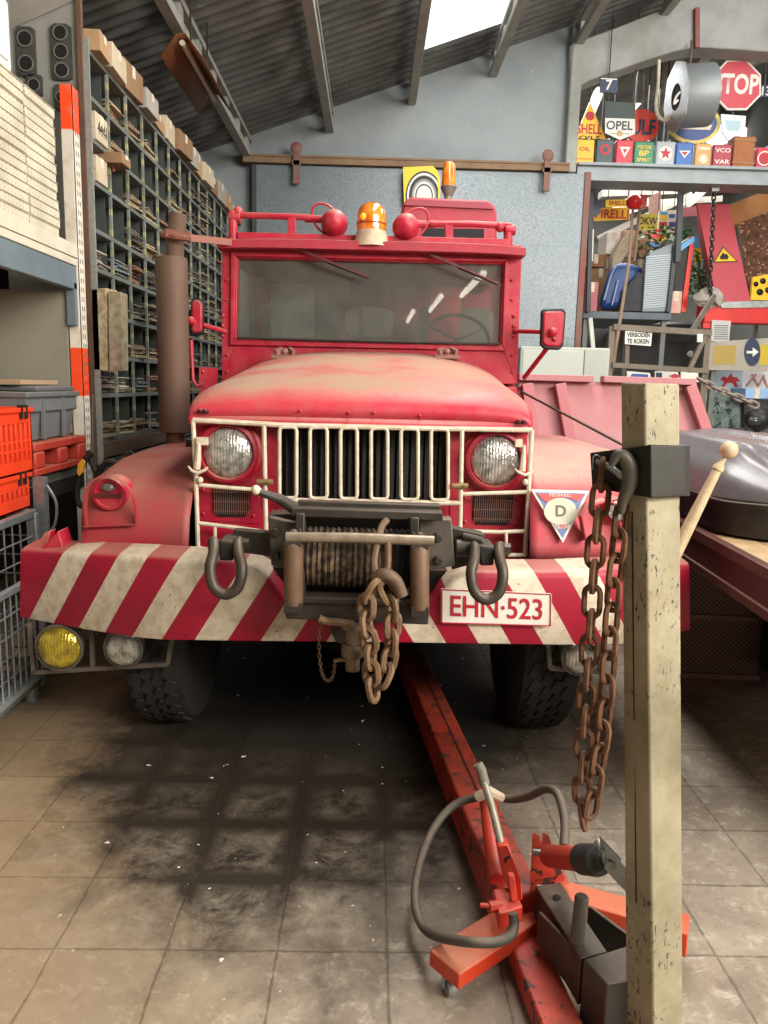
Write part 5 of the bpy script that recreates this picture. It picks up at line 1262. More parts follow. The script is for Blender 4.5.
for u in us:
    h_ = max(outline(u), .12); t_ = (u+.30)/2.05; hz = .20*min(1, (max(0, t_)/.22))**.6*(1-.35*max(0, (t_-.6)/.4)**1.5)+.012
    row = []; n = 36
    for i in range(n+1):
        s = -1+2*i/n; prof = (1-abs(s)**3.2)**.6 if abs(s) < 1 else 0
        ridge = .022*max(0, math.cos(s*math.pi*3.5))**.5 if abs(s) < .93 and math.cos(s*math.pi*3.5) > 0 else 0
        row.append(T_(u, rc+s*h_*.985, zd+.15+hz*prof+ridge*min(1, hz/.15)))
    rows.append(row)
lid = MB().loft(rows, close=False); lid.build('lid', M_RBL, rb, smooth=50)
m = tbox(MB(), -.30, -.285, rc-.05, rc+.1, zd+.06, zd+.12); m.build('latch', M_GALV, rb, bev=.004)
m = MB().tube(smoothpath([T_(.3, rc-.435, zd+.14), T_(-.1, rc-.425, zd+.14), T_(-.22, rc-.36, zd+.14), T_(-.285, rc-.2, zd+.14), T_(-.30, rc, zd+.14), T_(-.285, rc+.2, zd+.14)], 6), .008, 6); m.build('lid_seal', M_BLACK, rb)
solo(MB().tube([T_(-.42, .62, zd+.02), T_(-.46, .40, zd+.02), T_(-.52, .30, zd+.02)], .026, 12), 'black_pipe', M_BLACK, 'short black tube lying on the trailer planks before the roof box', 'pipe')
# ================================================================== FADED RED TIPPER BODY BEHIND
YD = 5.4
td = thing('tipper_body', 'faded pink red steel tipper body standing behind the trailer', 'tipper body', P(610, 470, YD))
M_PNK = mat('chalky pink red paint', '#b98486', .75, var='#b06a6d', vs=3, dust=.4, dcol='#c4a397', chips='#8a4a4a', cs=40, ca=.72)
bl, br_, tr_, tl_ = P(505, 500, YD), P(730, 500, YD), P(694, 384, YD+.15), P(519, 380, YD+.15)
MB().prism([bl, br_, tr_, tl_], (0, .05, 0)).build('front_panel', M_PNK, td)
MB().bar(P(518, 377, YD+.12), P(592, 379, YD+.12), .10, .045).bar(P(602, 379, YD+.12), P(694, 382, YD+.12), .10, .045).build('top_rail', mat('dusty pink rail', '#b3787a', .7, dust=.5, dcol='#c4a397'), td, bev=.004)
for (a, b) in (((527, 384), (536, 470)), ((560, 384), (574, 462)), ((690, 386), (717, 462))):
    MB().bar(P(*a, YD+.09), P(*b, YD-.02), .075, .06, (0, 1, 0)).build('rib', mat('rib pink', '#b0696d', .7, dust=.4, dcol='#c4a397'), td, bev=.006)
a = P(505, 500, YD); MB().span((a.x, YD+.05, .35), (P(730, 500, YD).x, 6.7, a.z+.02)).build('chassis_block', M_DRED, td)
MB().span((a.x, YD+.1, 0), (a.x+.25, 6.6, .36)).span((P(700, 500, YD).x, YD+.1, 0), (P(730, 500, YD).x, 6.6, .36)).build('skid', M_BLACK, td)
MB().prism([P(694, 384, YD+.16), P(694, 384, YD+.16)+Vector((.12, 1.2, 0)), P(728, 500, YD+.06)+Vector((.12, 1.2, 0)), P(728, 500, YD+.06)], (-.04, 0, 0)).build('side_panel', M_PNK, td)
# grey green cabinet behind it
cb = thing('grey_cabinet', 'pale grey green steel cabinet standing behind the tipper body', 'cabinet', P(563, 400, 6.9))
a, b = P(521, 346, 6.9), P(611, 345, 6.9)
MB().span((a.x, 6.9, 0), (b.x, 7.5, a.z)).build('cabinet_body', mat('grey green enamel', '#a9aea2', .55, var='#969c8f', vs=3), cb, bev=.015)
x = P(585, 350, 6.9).x; MB().span((x-.004, 6.894, .1), (x+.004, 6.902, a.z-.02)).build('door_gap', M_GREYST, cb)
MB().span((a.x+.02, 6.89, .1), (x-.01, 6.9, a.z-.03)).build('door', mat('grey green door', '#aeb3a8', .5), cb, bev=.004)
# ================================================================== TIN ROW AND SIGNS ABOVE THE LINTEL
def YRo(px): return YR(px)+.02
def q4(x0, y0, x1, y1, Y, sk=0): return [P(x0, y0, Y), P(x1, y0+sk, Y), P(x1, y1+sk, Y), P(x0, y1, Y)]
ZS = 4.107
TINS = [(576, 595, 139, '#f0b418', 'yellow oil tin, first from the pillar on the lintel'), (597, 614.5, 139, '#2f4348', 'dark slate tin with red disc between the yellow and the red tin'),
        (617, 634, 139.5, '#d41f38', 'bright red tin with white triangle on the lintel'), (635, 655, 141, '#0f7f52', 'green spirit tin with yellow lettering on the lintel'),
        (657, 676, 141, '#a9b0b4', 'grey tin with red star on the lintel'), (677, 694, 142, '#1f5fae', 'blue tin with white triangle on the lintel'),
        (696, 712.5, 143, '#c0954a', 'golden brown tin on the lintel'), (714, 733, 144, '#a01a34', 'dark red tin with white letters on the lintel'),
        (757.5, 775, 147, '#c4203c', 'crimson tin at the right edge of the lintel row')]
for i, (x0, x1, yt, colr, lb) in enumerate(TINS):
    Y = YRo((x0+x1)/2); a, b = P(x0, yt, Y), P(x1, yt, Y); z1 = a.z
    t = thing('oil_tin', lb, 'tin', ((a.x+b.x)/2, Y+.1, ZS), 'tins on the lintel')
    M_ = mat('tin paint '+colr, colr, .4, var=colr, vs=4)
    MB().span((a.x, Y, ZS), (b.x, Y+.14, z1)).build('tin_body', M_, t, bev=.012)
    cx = (a.x+b.x)/2; w_ = b.x-a.x; h_ = z1-ZS; Yf = Y-.003
    MB().lathe([(.02, 0), (.022, .03), (0, .032)], (cx+w_*.25, Y+.07, z1), (0, 0, 1), 12).build('cap', M_GALV, t)
    def tx(s, dz, hh, ww, m): text('lettering', s, (cx, Yf, ZS+h_*dz), w_*ww, h_*hh, m, t, bold=.02)
    def shape(pts, m, e=.001, nm='emblem'):
        MB().face([(cx+w_*u, Yf-e, ZS+h_*v) for u, v in pts]).id_data if False else None
        k = MB(); k.face([(cx+w_*u, Yf-e, ZS+h_*v) for u, v in pts]); k.build(nm, m, t, solid=.001)
    circ = lambda u, v, r_: [(u+r_*math.cos(k*math.pi/10), v+r_*w_/h_*math.sin(k*math.pi/10)) for k in range(20)]
    if i == 0: tx('OIL', .62, .16, .6, M_LRED); shape([(-.4, .2), (.4, .2), (.4, .26), (-.4, .26)], mat('tin ochre', '#c98f12', .5))
    if i == 1: shape(circ(0, .6, .3), M_LRED); shape(circ(0, .6, .15), mat('slate', '#2f4348', .5), .002)
    if i == 2: shape([(-.32, .72), (.32, .72), (0, .3)], M_WHITE); shape([(-.13, .64), (.13, .64), (0, .46)], M_LRED, .002)
    if i == 3: tx('MOTOR', .76, .15, .7, M_YEL); tx('BP', .52, .22, .5, M_YEL); tx('SPIRIT', .26, .15, .7, M_YEL)
    if i == 4: shape(circ(0, .52, .36), M_WHITE); shape([((.33 if k % 2 == 0 else .14)*math.sin(k*math.pi/5), .52+(.33 if k % 2 == 0 else .14)*w_/h_*math.cos(k*math.pi/5)) for k in range(10)], M_LRED, .002)
    if i == 5: shape([(-.33, .66), (.33, .66), (0, .36)], M_WHITE); shape([(-.2, .62), (.2, .62), (0, .46)], M_LRED, .002)
    if i == 6: shape(circ(0, .36, .28), M_CREAM); shape([(-.35, .74), (.35, .74), (.35, .84), (-.35, .84)], M_CREAM)
    if i == 7: tx('VCO', .75, .18, .8, M_WHITE); tx('VAR', .28, .18, .8, M_WHITE)
    if i == 8: shape(circ(-.05, .5, .4), M_WHITE); shape(circ(-.05, .5, .33), M_LRED, .002)
Y = YRo(745); a, b = P(735, 136, Y), P(756, 137, Y)
wb = thing('wooden_box', 'brown wooden box between the dark red and crimson tins on the lintel', 'box', ((a.x+b.x)/2, Y+.1, ZS))
MB().span((a.x, Y, ZS), (b.x, Y+.2, a.z)).build('box_body', mat('brown box wood', '#a8683f', .7, var='#8a5230', vs=8), wb, bev=.006)
MB().span((a.x-.01, Y-.008, ZS+.06), (b.x+.01, Y, ZS+.075)).span((a.x-.01, Y-.008, a.z-.05), (b.x+.01, Y, a.z-.035)).build('box_batten', M_CARD, wb)
def wire(mb, px, py, Y, zt=None):
    p = P(px, py, Y); mb.tube([p, (p.x, p.y, zt or roofz(p.x)-.05)], .006, 5); return mb
def sign(name, pts, Y, m, label, cat='sign', thick=.02, wires=(), floor=False):
    a = [P(*p, Y) for p in pts]; c = sum(a, Vector())/len(a)
    t = thing(name, label, cat, (c.x, Y, min(p.z for p in a)))
    MB().prism(a, (0, thick, 0)).build('plate', m, t)
    for w_ in wires: wire(MB(), w_[0], w_[1], Y+thick/2).build('hanging_wire', M_BLACK, t)
    if floor: MB().span((c.x-.02, Y+thick, 0), (c.x+.02, Y+thick+.04, c.z)).build('post', M_GREYST, t)
    return t
def on(t, pts, Y, m, nm, e=.002):
    k = MB(); k.face([P(*p, Y)+Vector((0, -e, 0)) for p in pts]); return k.build(nm, m, t, solid=.001)
def txp(t, s, x, y, w_, h_, Y, m, e=.004, bold=.02, up=(0, 0, 1), right=(1, 0, 0)):
    k = Y/769*1.0; return text('lettering', s, P(x, y, Y)+Vector((0, -e, 0)), w_*k, h_*k, m, t, right, up, bold=bold)
def disc(x, y, r_, n=22, ry=None): return [(x+r_*math.cos(k*2*math.pi/n), y-(ry or r_)*math.sin(k*2*math.pi/n)) for k in range(n)]
M_NAVY = mat('navy enamel', '#1d2d4d', .4)
t = sign('number_plate', [(600, 77), (618, 78), (617.5, 93), (600, 92)], 9.35, M_NAVY, 'small navy plate numbered 7 hanging under the concrete beam', wires=((609, 77),)); txp(t, '7', 609, 85, 6, 9, 9.35, M_WHITE)
on(t, [(601, 78), (617, 79), (617, 80), (601, 79)], 9.35, M_WHITE, 'rim')
t = sign('triangle_sign', [(590, 103), (606, 139), (575, 138)], 9.75, M_YEL, 'yellow triangular fuel sign with red dot behind the tins', wires=((590, 105),)); on(t, disc(590, 116, 4.6), 9.75, M_LRED, 'dot'); txp(t, 'SHELL', 589.5, 129, 24, 9, 9.75, M_LRED); txp(t, 'OILS', 589.5, 138, 20, 4, 9.75, M_BLACK)
t = sign('dealer_sign', [(605, 101), (635, 103), (635, 119), (605, 118)], 9.6, mat('dark green slate', '#2e3d39', .5), 'dark slate board with white brand panel hanging behind the tins', wires=((608, 101), (633, 103)))
on(t, [(605, 118), (635, 119), (635, 134), (620, 140), (605, 133)], 9.6, M_WHITE, 'brand_panel'); txp(t, 'OPEL', 619.5, 125.5, 25, 8, 9.6, mat('dark letter', '#26323e', .5)); on(t, disc(619.5, 133.5, 3), 9.6, mat('brass emblem', '#b59a5a', .4), 'emblem', .004); on(t, [(610, 133), (629, 133.4), (629, 134.2), (610, 133.8)], 9.6, mat('brass emblem bar', '#8f8460', .4), 'emblem', .003)
t = sign('round_sign', disc(642, 126, 17), 9.85, mat('signal orange red', '#d8402c', .45), 'round orange red sign with dark blue letters behind the slate board', wires=((642, 110),)); txp(t, 'GULF', 638, 127, 33, 14, 9.85, M_NAVY, bold=.03)
t = sign('octagon_sign', [(737+26*math.cos(R(22.5+45*k)), 85-27*math.sin(R(22.5+45*k))) for k in range(8)], 9.72, M_WHITE, 'octagonal red stop sign hanging beside the grey drum', wires=((728, 60), (746, 60)))
on(t, [(737+24*math.cos(R(22.5+45*k)), 85-25*math.sin(R(22.5+45*k))) for k in range(8)], 9.72, mat('faded stop red', '#cf4450', .5, var='#c2505c', vs=5), 'red_field'); txp(t, 'STOP', 736.5, 84, 42, 18, 9.72, M_WHITE, bold=.03)
t = sign('round_badge_sign', disc(694, 123, 27, ry=21), 9.9, mat('pale yellow rim', '#d6c163', .5), 'round blue and yellow sign half hidden behind the grey drum', wires=((694, 104),)); on(t, disc(694, 123, 23, ry=17.5), 9.9, mat('badge navy', '#3a4f86', .5), 'blue_field'); on(t, [(676, 124), (712, 125), (710, 130), (678, 129)], 9.9, M_CREAM, 'cream_band', .004)
t = sign('shield_sign', [(721, 114), (746, 116), (745, 130), (737, 141), (729, 142), (722, 132)], 9.8, mat('pale blue white', '#d5e2e6', .4), 'pale bluish white shield sign below the stop sign', wires=((733, 115),)); on(t, [(725, 120), (741, 121), (739, 131), (727, 130)], 9.8, mat('pale blue', '#a9c8d4', .4), 'blue_field')
t = sign('number_plate', [(760, 84), (776, 85), (776, 98), (760, 97)], 9.85, M_NAVY, 'small navy plate numbered 13 at the right edge', wires=((765, 85),)); txp(t, '13', 766, 91, 8, 8, 9.85, M_WHITE)
# grey drum lamp hanging from the beam
dm = thing('drum_heater', 'grey metal drum with dark round opening hanging above the tins', 'drum', P(693, 124, 9.3))
c0_, c1_ = P(677, 97, 9.35), P(709, 95, 9.35); ax = c1_-c0_; L_ = ax.length
M_DRM = mat('dented grey drum', '#858b8c', .45, .2, var='#8b9090', vs=5)
rr = 27*9.35/769
MB().lathe([(rr*.4, 0), (rr*.96, 0), (rr, .02), (rr, L_*1.0), (rr*.9, L_*1.03), (0, L_*1.03)], c0_, ax, 28).build('drum_body', M_DRM, dm)
MB().lathe([(rr*.5, -.012), (rr*1.16, -.012), (rr*1.16, .0), (rr*.5, .0)], c0_, ax, 8).build('end_plate', M_GALV, dm)
MB().lathe([(rr*.42, -.014), (rr*.36, -.018), (rr*.36, .06), (0, .06)], c0_, ax, 22).build('opening', M_DEEP, dm)
MB().tube([c0_+Vector((0, 0, rr)), P(682, 66, 9.2), P(712, 66, 9.5), c1_+Vector((0, 0, rr))], .02, 6).tube([P(690, 67, 9.3), P(692, 40, 9.3)], .015, 6).build('hanger', mat('brown hanger', '#5b4638', .6), dm)
MB().tube(smoothpath([P(*p, 9.1) for p in ((680, 92), (676, 97), (674, 104), (678, 100))], 4), .012, 6).build('loop_wire', M_WHITE, dm)
cbw = thing('hanging_rope', 'loop of pale rope hanging from the beam beside the drum', 'rope', P(660, 118, 9.5))
MB().tube(smoothpath([P(*p, 9.5) for p in ((659, 60), (658, 85), (656, 105), (658, 115), (664, 120), (672, 117))], 4), .02, 6).build('cord', M_CREAM, cbw)
# roof trusses seen through the upper opening
M_TRS = mat('pale timber truss', '#9d9488', .8, var='#7d756a', vs=5)
for (a, b, Y) in (((575, 150), (612, 60), 11.5), ((622, 118), (700, 38), 12.0), ((648, 125), (722, 40), 12.6), ((735, 70), (800, 40), 12.5)):
    struct(MB().bar(P(*a, Y), P(*b, Y), .12, .18, (0, 1, 0)), 'trim_8', M_TRS, bev=.01)
# bright gable window of the far hall
mw = MB(); mw.prism([P(704, 118, 15.5), P(735, 122, 15.5), P(790, 150, 15.5), P(790, 162, 15.5), P(745, 150, 15.5), P(704, 150, 15.5)], (0, .03, 0)); mw.prism([P(610, 205, 16), P(640, 193, 16), P(660, 188, 16), P(655, 205, 16), P(625, 215, 16)], (0, .03, 0))
struct(mw, 'window_2', mat('bright far window', '#ffffff', .5, emit='#f6fbff', es=2.2), smooth=0)
# ================================================================== MEZZANINE CLUTTER THROUGH THE LOWER OPENING
YM = 9.95
mzp = P(630, 312, YM)
mz = thing('steel_platform', 'grey steel platform edge carrying the clutter through the opening', 'platform', (3.2, 10.4, 0))
xa, xb = P(583, 312, YM).x, P(672, 312, YM).x
MB().span((xa, YM, mzp.z-.09), (xb, YM+1.6, mzp.z)).build('deck', mat('slate steel deck', '#59636a', .5, .3, var='#454e54', vs=6), mz, bev=.006)
for x in (xa+.03, xb-.1):
    for y in (YM+.05, YM+1.5): MB().span((x, y, 0), (x+.06, y+.06, mzp.z-.09)).build('leg', M_GREYST, mz)
MB().bar(P(590, 318, YM+.02), P(594, 360, YM+.02), .05, .05, (0, 1, 0)).build('white_brace', M_WHITE, mz)
ZM = mzp.z
def flat(name, pts, Y, m, label, cat, th=.05, zb=None, grp=None):
    a = [P(*p, Y) for p in pts]
    return solo(MB().prism(a, (0, th, 0)), name, m, label, cat, grp, bev=.004)
# blue tarpaulin bundle
tpn = thing('blue_tarpaulin', 'blue tarpaulin draped over a bundle on the platform', 'tarpaulin', P(618, 311, 10.2))
rows = []
for dy, s in ((0, .9), (.08, 1), (.3, 1), (.42, .85)):
    pts = [(597, 311), (600, 300), (604, 285), (609, 270), (616, 263), (626, 262), (640, 266), (646, 272), (632, 280), (625, 290), (622, 311)]
    c_ = P(618, 290, 10.1+dy); rows.append([c_+(P(*p, 10.1+dy)-c_)*s for p in pts])
MB().loft(rows, cap=True).build('sheet', mat('blue tarp', '#2c4a86', .5, var='#1d3566', vs=5, bump=.2, bs=14), tpn, sub=1)
MB().tube([P(604, 300, 10.08), P(611, 275, 10.08), P(616, 266, 10.08)], .012, 6).tube([P(612, 305, 10.08), P(618, 280, 10.08)], .010, 6).build('fold_edge', mat('pale tarp edge', '#8fa3c4', .5), tpn)
def abox(name, x0, y0, x1, y1, Y, d, m, label, cat='box', zbase=None, sk=0):
    a, b = P(x0, y0, Y), P(x1, y1, Y); t = thing(name, label, cat, ((a.x+b.x)/2, Y, b.z if zbase is None else zbase))
    z0 = b.z if zbase is None else zbase
    MB().span((a.x, Y, z0), (b.x, Y+d, a.z)).build('box_body', m, t, bev=.008)
    xm = (a.x+b.x)/2; MB().span((xm-.03, Y-.003, a.z-.12), (xm+.03, Y, a.z)).build('tape', M_CREAM, t)
    return t
M_PK = mat('pinkish carton', '#c9a08a', .8, var='#b58a74', vs=5)
abox('cardboard_carton', 622, 258, 655, 311, 10.75, .5, M_CARD, 'brown carton standing behind the blue tarpaulin', zbase=ZM)
c = abox('cardboard_carton', 624, 230, 654, 258, 10.72, .45, M_PK, 'pinkish carton with red print above the blue tarpaulin', zbase=P(630, 258, 10.75).z+.005)
txp(c, 'ITALIA', 636, 248, 18, 4, 10.72, M_LRED)
abox('cardboard_carton', 588, 268, 612, 312, 10.85, .4, M_CARD, 'brown carton standing left behind the blue tarpaulin', zbase=ZM)
abox('cardboard_carton', 586, 254, 606, 267, 10.8, .3, mat('torn carton', '#9d7048', .8, var='#7a5334', vs=6), 'torn brown carton atop the left carton on the platform', zbase=P(600, 268, 10.85).z+.005)
abox('pink_canister', 586, 282, 597, 311, 10.0, .25, mat('pink red can', '#b2606a', .5), 'pink red canister at the left end of the platform', 'canister', zbase=ZM)
abox('white_cooler', 607, 232, 621, 252, 10.82, .4, M_WHITE, 'white box standing high behind the torn carton', zbase=P(600, 254, 10.8).z+.005)
flat('folded_rug', [(613, 255), (630, 231), (634, 240), (622, 262), (612, 268)], 10.6, mat('beige rolled rug', '#b9a68d', .9, var='#8f7c64', vs=20), 'beige rolled rug leaning on the pinkish carton', 'rug', .2)
flat('dark_coat', [(622, 311), (624, 290), (640, 272), (646, 282), (644, 311)], 10.02, mat('charcoal cloth', '#4a4a4d', .9, var='#2e2e31', vs=8), 'charcoal cloth hanging beside the grey grille on the platform', 'cloth', .08)
# grey corrugated grille panel
gp = thing('grey_grille', 'grey ribbed radiator grille panel standing upright on the platform', 'grille', P(657, 311, 9.98))
gpts = [(642, 312), (646, 262), (650, 252), (672, 244), (675, 248), (668, 312)]
MB().prism([P(*p, 9.98) for p in gpts], (0, .10, 0)).build('panel', mat('zinc grey panel', '#7d868b', .5, .3), gp, bev=.01)
m = MB()
for k in range(24):
    t_ = (k+.5)/24; y = 256+t_*53; xl_ = 646-3.2*t_; xr2 = 673-4.5*t_
    m.bar(P(xl_, y, 9.975), P(xr2, y-2.5, 9.975), .014, .014)
m.build('rib', mat('light zinc rib', '#a2abb0', .45, .3), gp)
MB().bar(P(675, 246, 9.96), P(668, 312, 9.96), .05, .06, (0, 1, 0)).build('side_frame', mat('dark frame', '#3c4246', .5), gp)
# tall red edged case
rc_ = thing('red_edged_case', 'tall dark case with bright red edge beside the grille panel', 'case', P(684, 312, 10.0))
MB().prism([P(*p, 10.02) for p in ((672, 312), (678, 246), (692, 236), (684, 312))], (0, .25, 0)).build('case_body', mat('dark case', '#2f2b2a', .6), rc_)
MB().prism([P(*p, 9.99) for p in ((681, 312), (691, 236), (694.5, 237), (686, 312))], (0, .06, 0)).build('red_edge', mat('bright red strip', '#e0301c', .4), rc_)
MB().prism([P(*p, 9.98) for p in ((680, 246), (694, 236), (695, 241), (681, 251))], (0, .1, 0)).build('blue_lid', mat('light blue strip', '#57a5dc', .4), rc_)
abox('small_carton', 671, 291, 681, 311, 9.97, .12, mat('white red carton', '#d8b4a4', .6, var='#c96a58', vs=9), 'small white and red carton between grille and red edged case', zbase=ZM)
# plants
def plant(name, cx, cy, w_, h_, Y, n, label, colr, seed, zb=None):
    rr_ = random.Random(seed); t = thing(name, label, 'plant', P(cx, cy+h_/2, Y)); k = Y/769
    m = MB(); c = P(cx, cy, Y); st_ = MB()
    for i in range(n):
        p = c+Vector((rr_.uniform(-1, 1)*w_*k/2, rr_.uniform(-.12, .12), rr_.uniform(-1, 1)*h_*k/2)); s = rr_.uniform(.05, .11)
        d = Vector((rr_.uniform(-1, 1), rr_.uniform(-1, .2), rr_.uniform(-.6, .8))).normalized(); u = d.cross(Vector((.3, .2, 1))).normalized()
        m.face([p, p+d*s*.5+u*s*.38, p+d*s, p+d*s*.5-u*s*.38])
        if i % 5 == 0: st_.tube([p, (p+P(cx, cy+h_/2, Y))/2+Vector((0, .05, 0)), P(cx, cy+h_/2, Y)], .006, 5)
    m.build('foliage', mat(name+colr, colr, .5, var='#24401f', vs=10), t, smooth=0); st_.build('stem', mat('stem '+colr, '#4b4a2c', .7), t); return t
plant('trailing_plant', 655, 243, 34, 34, 10.35, 90, 'leafy green plant spilling over the top of the grey grille', '#4c8a3c', 3)
plant('trailing_plant', 684, 262, 16, 60, 10.4, 80, 'leafy green plant between the grille and the red edged case', '#3f7a38', 4)
plant('trailing_plant', 703, 278, 16, 44, 10.5, 80, 'green plant left of the red chute', '#557f3d', 5)
# signs and lamps of the far hall
t = sign('tyre_sign', [(594, 208), (630, 207), (630, 219), (594, 221)], 10.9, M_YEL, 'yellow tyre brand sign with red lettering high in the opening', wires=((596, 208), (628, 207))); txp(t, 'PIRELLI', 612, 214, 32, 8, 10.9, M_LRED, right=(1, 0, -.0))
t = sign('yellow_sign', [(606, 200), (630, 199), (630, 206.5), (606, 207)], 11.0, mat('pale yellow sign', '#efe05a', .5), 'pale yellow sign directly above the tyre brand sign', wires=((608, 200), (628, 199))); txp(t, 'SHELL', 617, 203, 16, 4, 11.0, M_LRED)
rl = thing('red_lamp', 'round red hurricane lamp on poles beside the yellow signs', 'lamp', P(636, 212, 10.3))
MB().ball(P(634, 202, 10.3), .10, 14).build('globe', mat('red globe', '#d5261f', .3), rl); MB().span(P(637, 207, 10.28), P(643, 198, 10.45)).build('lamp_cage', mat('red cage', '#c43a30', .4), rl)
MB().tube([P(633, 208, 10.3), P(629, 262, 9.75), P(612, 372, 8.4)], .02, 8).build('pole', mat('brown pole', '#8a7158', .6), rl); MB().tube([P(640, 208, 10.3), P(634, 262, 9.8)], .02, 8).build('pole', mat('brown pole 2', '#7d654e', .6), rl)
sign('pink_sign', [(649, 197), (661, 191), (661, 214), (649, 217)], 11.4, mat('pinkish sign', '#c4a39c', .6, var='#a8726c', vs=30), 'faded pinkish sign hanging above the olive sign', wires=((652, 196), (659, 192)))
t = sign('olive_sign', [(637, 215), (661, 213), (660, 229), (637, 231)], 11.3, mat('olive yellow sign', '#a69a2e', .5), 'olive yellow sign with dark letters under the pink sign', wires=((640, 215), (658, 213))); txp(t, 'DKW', 648, 221, 18, 7, 11.3, M_BLACK)
t = sign('striped_sign', [(659, 211), (676, 210), (674, 240), (652, 240), (658, 228)], 11.1, M_WHITE, 'white sign with blue, yellow and red stripes above the grille', wires=((662, 211), (674, 210)))
for y0, y1, x0, x1, cc_ in ((212, 215, 660, 668, '#3aa5d8'), (215, 220, 660, 667, '#f2c318'), (214, 218, 669, 675, '#20509c'), (222, 226, 659, 667, '#d8342c'), (222, 227, 669, 675, '#30408c'), (229, 232, 656, 664, '#d8342c')): on(t, [(x0, y0), (x1, y0), (x1, y1), (x0, y1)], 11.1, mat('stripe '+cc_, cc_, .4), 'stripe')
fgr = thing('toy_sail', 'red, yellow and blue fan shaped board lying over the carton', 'board', P(661, 240, 10.3))
for pts, cc_ in ((((649, 234), (672, 234), (660, 240), (652, 238)), '#d8342c'), (((655, 238), (668, 237), (660, 243)), '#f2c318'), (((648, 242), (662, 243), (655, 248)), '#3a78b8')): MB().prism([P(*p, 10.3) for p in pts], (0, .03, 0)).build('panel', mat('fan '+cc_, cc_, .4), fgr)
t = sign('blue_yellow_sign', [(694, 236), (702, 235), (701, 262), (693, 263)], 10.7, mat('sky blue sign', '#59b0e0', .4), 'narrow sky blue and yellow sign left of the red chute'); on(t, [(694, 248), (702, 248), (701.5, 262), (693.5, 263)], 10.7, M_YEL, 'yellow_field')
t = sign('dull_red_sign', [(680, 208), (698, 206), (697, 216), (679, 217)], 11.6, mat('dull crimson sign', '#8f4a52', .5), 'dull crimson sign behind the top of the red chute', wires=((685, 208),))
gl = sign('gauge_clock', disc(596, 208, 5, 16, 8), 10.4, M_NAVY, 'small round navy emblem plate at the left edge of the opening', wires=((596, 201),))
sign('white_strip', [(590, 230), (594, 229), (593, 261), (588, 262)], 10.05, M_WHITE, 'upright white strip at the left side of the opening', 'board')
# structural bars crossing the opening
struct(MB().bar(P(681, 186, 9.9), P(677, 262, 9.9), .06, .06, (0, 1, 0)), 'trim_9', mat('dark upright', '#3d4246', .5))
struct(MB().bar(P(591, 188, 9.9), P(588, 312, 9.9), .05, .06, (0, 1, 0)), 'trim_9', mat('dark upright left', '#2f3336', .5))
for a, b, Y in (((596, 240), (690, 196), 13.5), ((660, 230), (708, 186), 13.8), ((600, 195), (680, 192), 13.0), ((640, 205), (720, 200), 14.2)): struct(MB().bar(P(*a, Y), P(*b, Y), .10, .22, (0, 1, 0)), 'trim_8', M_TRS)
# red chute with flame triangle
YCH = 9.75
ch = thing('red_chute', 'pink red tilted steel chute with yellow flame triangle', 'chute', P(732, 303, YCH))
M_CH = mat('pink red chute paint', '#c04a55', .6, var='#b0434e', vs=3, dust=.2)
MB().hexa([P(717, 303, YCH), P(751, 303, YCH), P(729, 204, YCH+.45), P(697, 204, YCH+.45)], [P(717, 303, YCH)+Vector((0, .05, 0)), P(751, 303, YCH)+Vector((0, .05, 0)), P(729, 204, YCH+.45)+Vector((0, .05, 0)), P(697, 204, YCH+.45)+Vector((0, .05, 0))]).build('chute_plate', M_CH, ch)
MB().prism([P(697, 204, YCH+.45), P(717, 303, YCH), P(711, 290, YCH+.25), P(700, 240, YCH+.5)], (0, .03, 0)).build('side_lip', mat('chute side', '#8c2f38', .6), ch)
def onc(px, py, e): return P(px, py, YCH+.45*(303-py)/99)+Vector((0, -e, 0))
k = MB(); k.face([onc(712.5, 263, .008), onc(738, 262, .008), onc(722.5, 246, .008)]); wt = k.build('warning_triangle', mat('triangle dark rim', '#5a4a22', .5), ch, solid=.002)
k = MB(); k.face([onc(714.8, 261.6, .014), onc(735.5, 261, .014), onc(722.7, 248.4, .014)]); k.build('yellow_field', M_YEL, wt, solid=.001)
k = MB(); k.face([onc(*p, .02) for p in ((720, 259.5), (719, 257), (721, 255), (722, 252.5), (724, 254.5), (726, 254), (728, 257), (727, 259.5))]); k.build('flame_symbol', M_BLK, wt, solid=.001)
# red beam and silver tray below the chute
rbm = thing('red_shelf', 'bright red steel shelf beam with silver tray below the chute', 'shelf', P(736, 322, 9.9))
MB().span(P(704, 322, 9.72), P(790, 308, 9.98)).build('beam', mat('bright red beam', '#d8281f', .45, var='#bd2018', vs=5), rbm, bev=.006)
MB().span(P(703, 328, 9.74), P(712, 308, 9.8)).build('beam_end', mat('bright red end', '#d8281f', .45), rbm)
m = MB().prism([P(*p, 9.70) for p in ((719, 302), (790, 300), (790, 307), (722, 308))], (0, .28, 0)); m.build('tray', M_GALV, rbm)
for px in (712, 786): MB().span((P(px, 322, 9.9).x, 9.90, 0), (P(px, 322, 9.9).x+.06, 9.96, P(px, 320, 9.9).z)).build('leg', M_GREYST, rbm)
_b = MB().ball(P(710, 298, 9.72), .15, 14, (1.2, .6, .75))
for v in _b.b.verts: v.co += Vector((rnd.uniform(-1, 1), rnd.uniform(-1, 1), rnd.uniform(-1, 1)))*.035
solo(_b, 'crumpled_bag', mat('crumpled grey bag', '#b3aca2', .8, var='#7e776d', vs=14, bump=.5, bs=20), 'crumpled pale grey bag at the foot of the chute', 'bag', smooth=20)
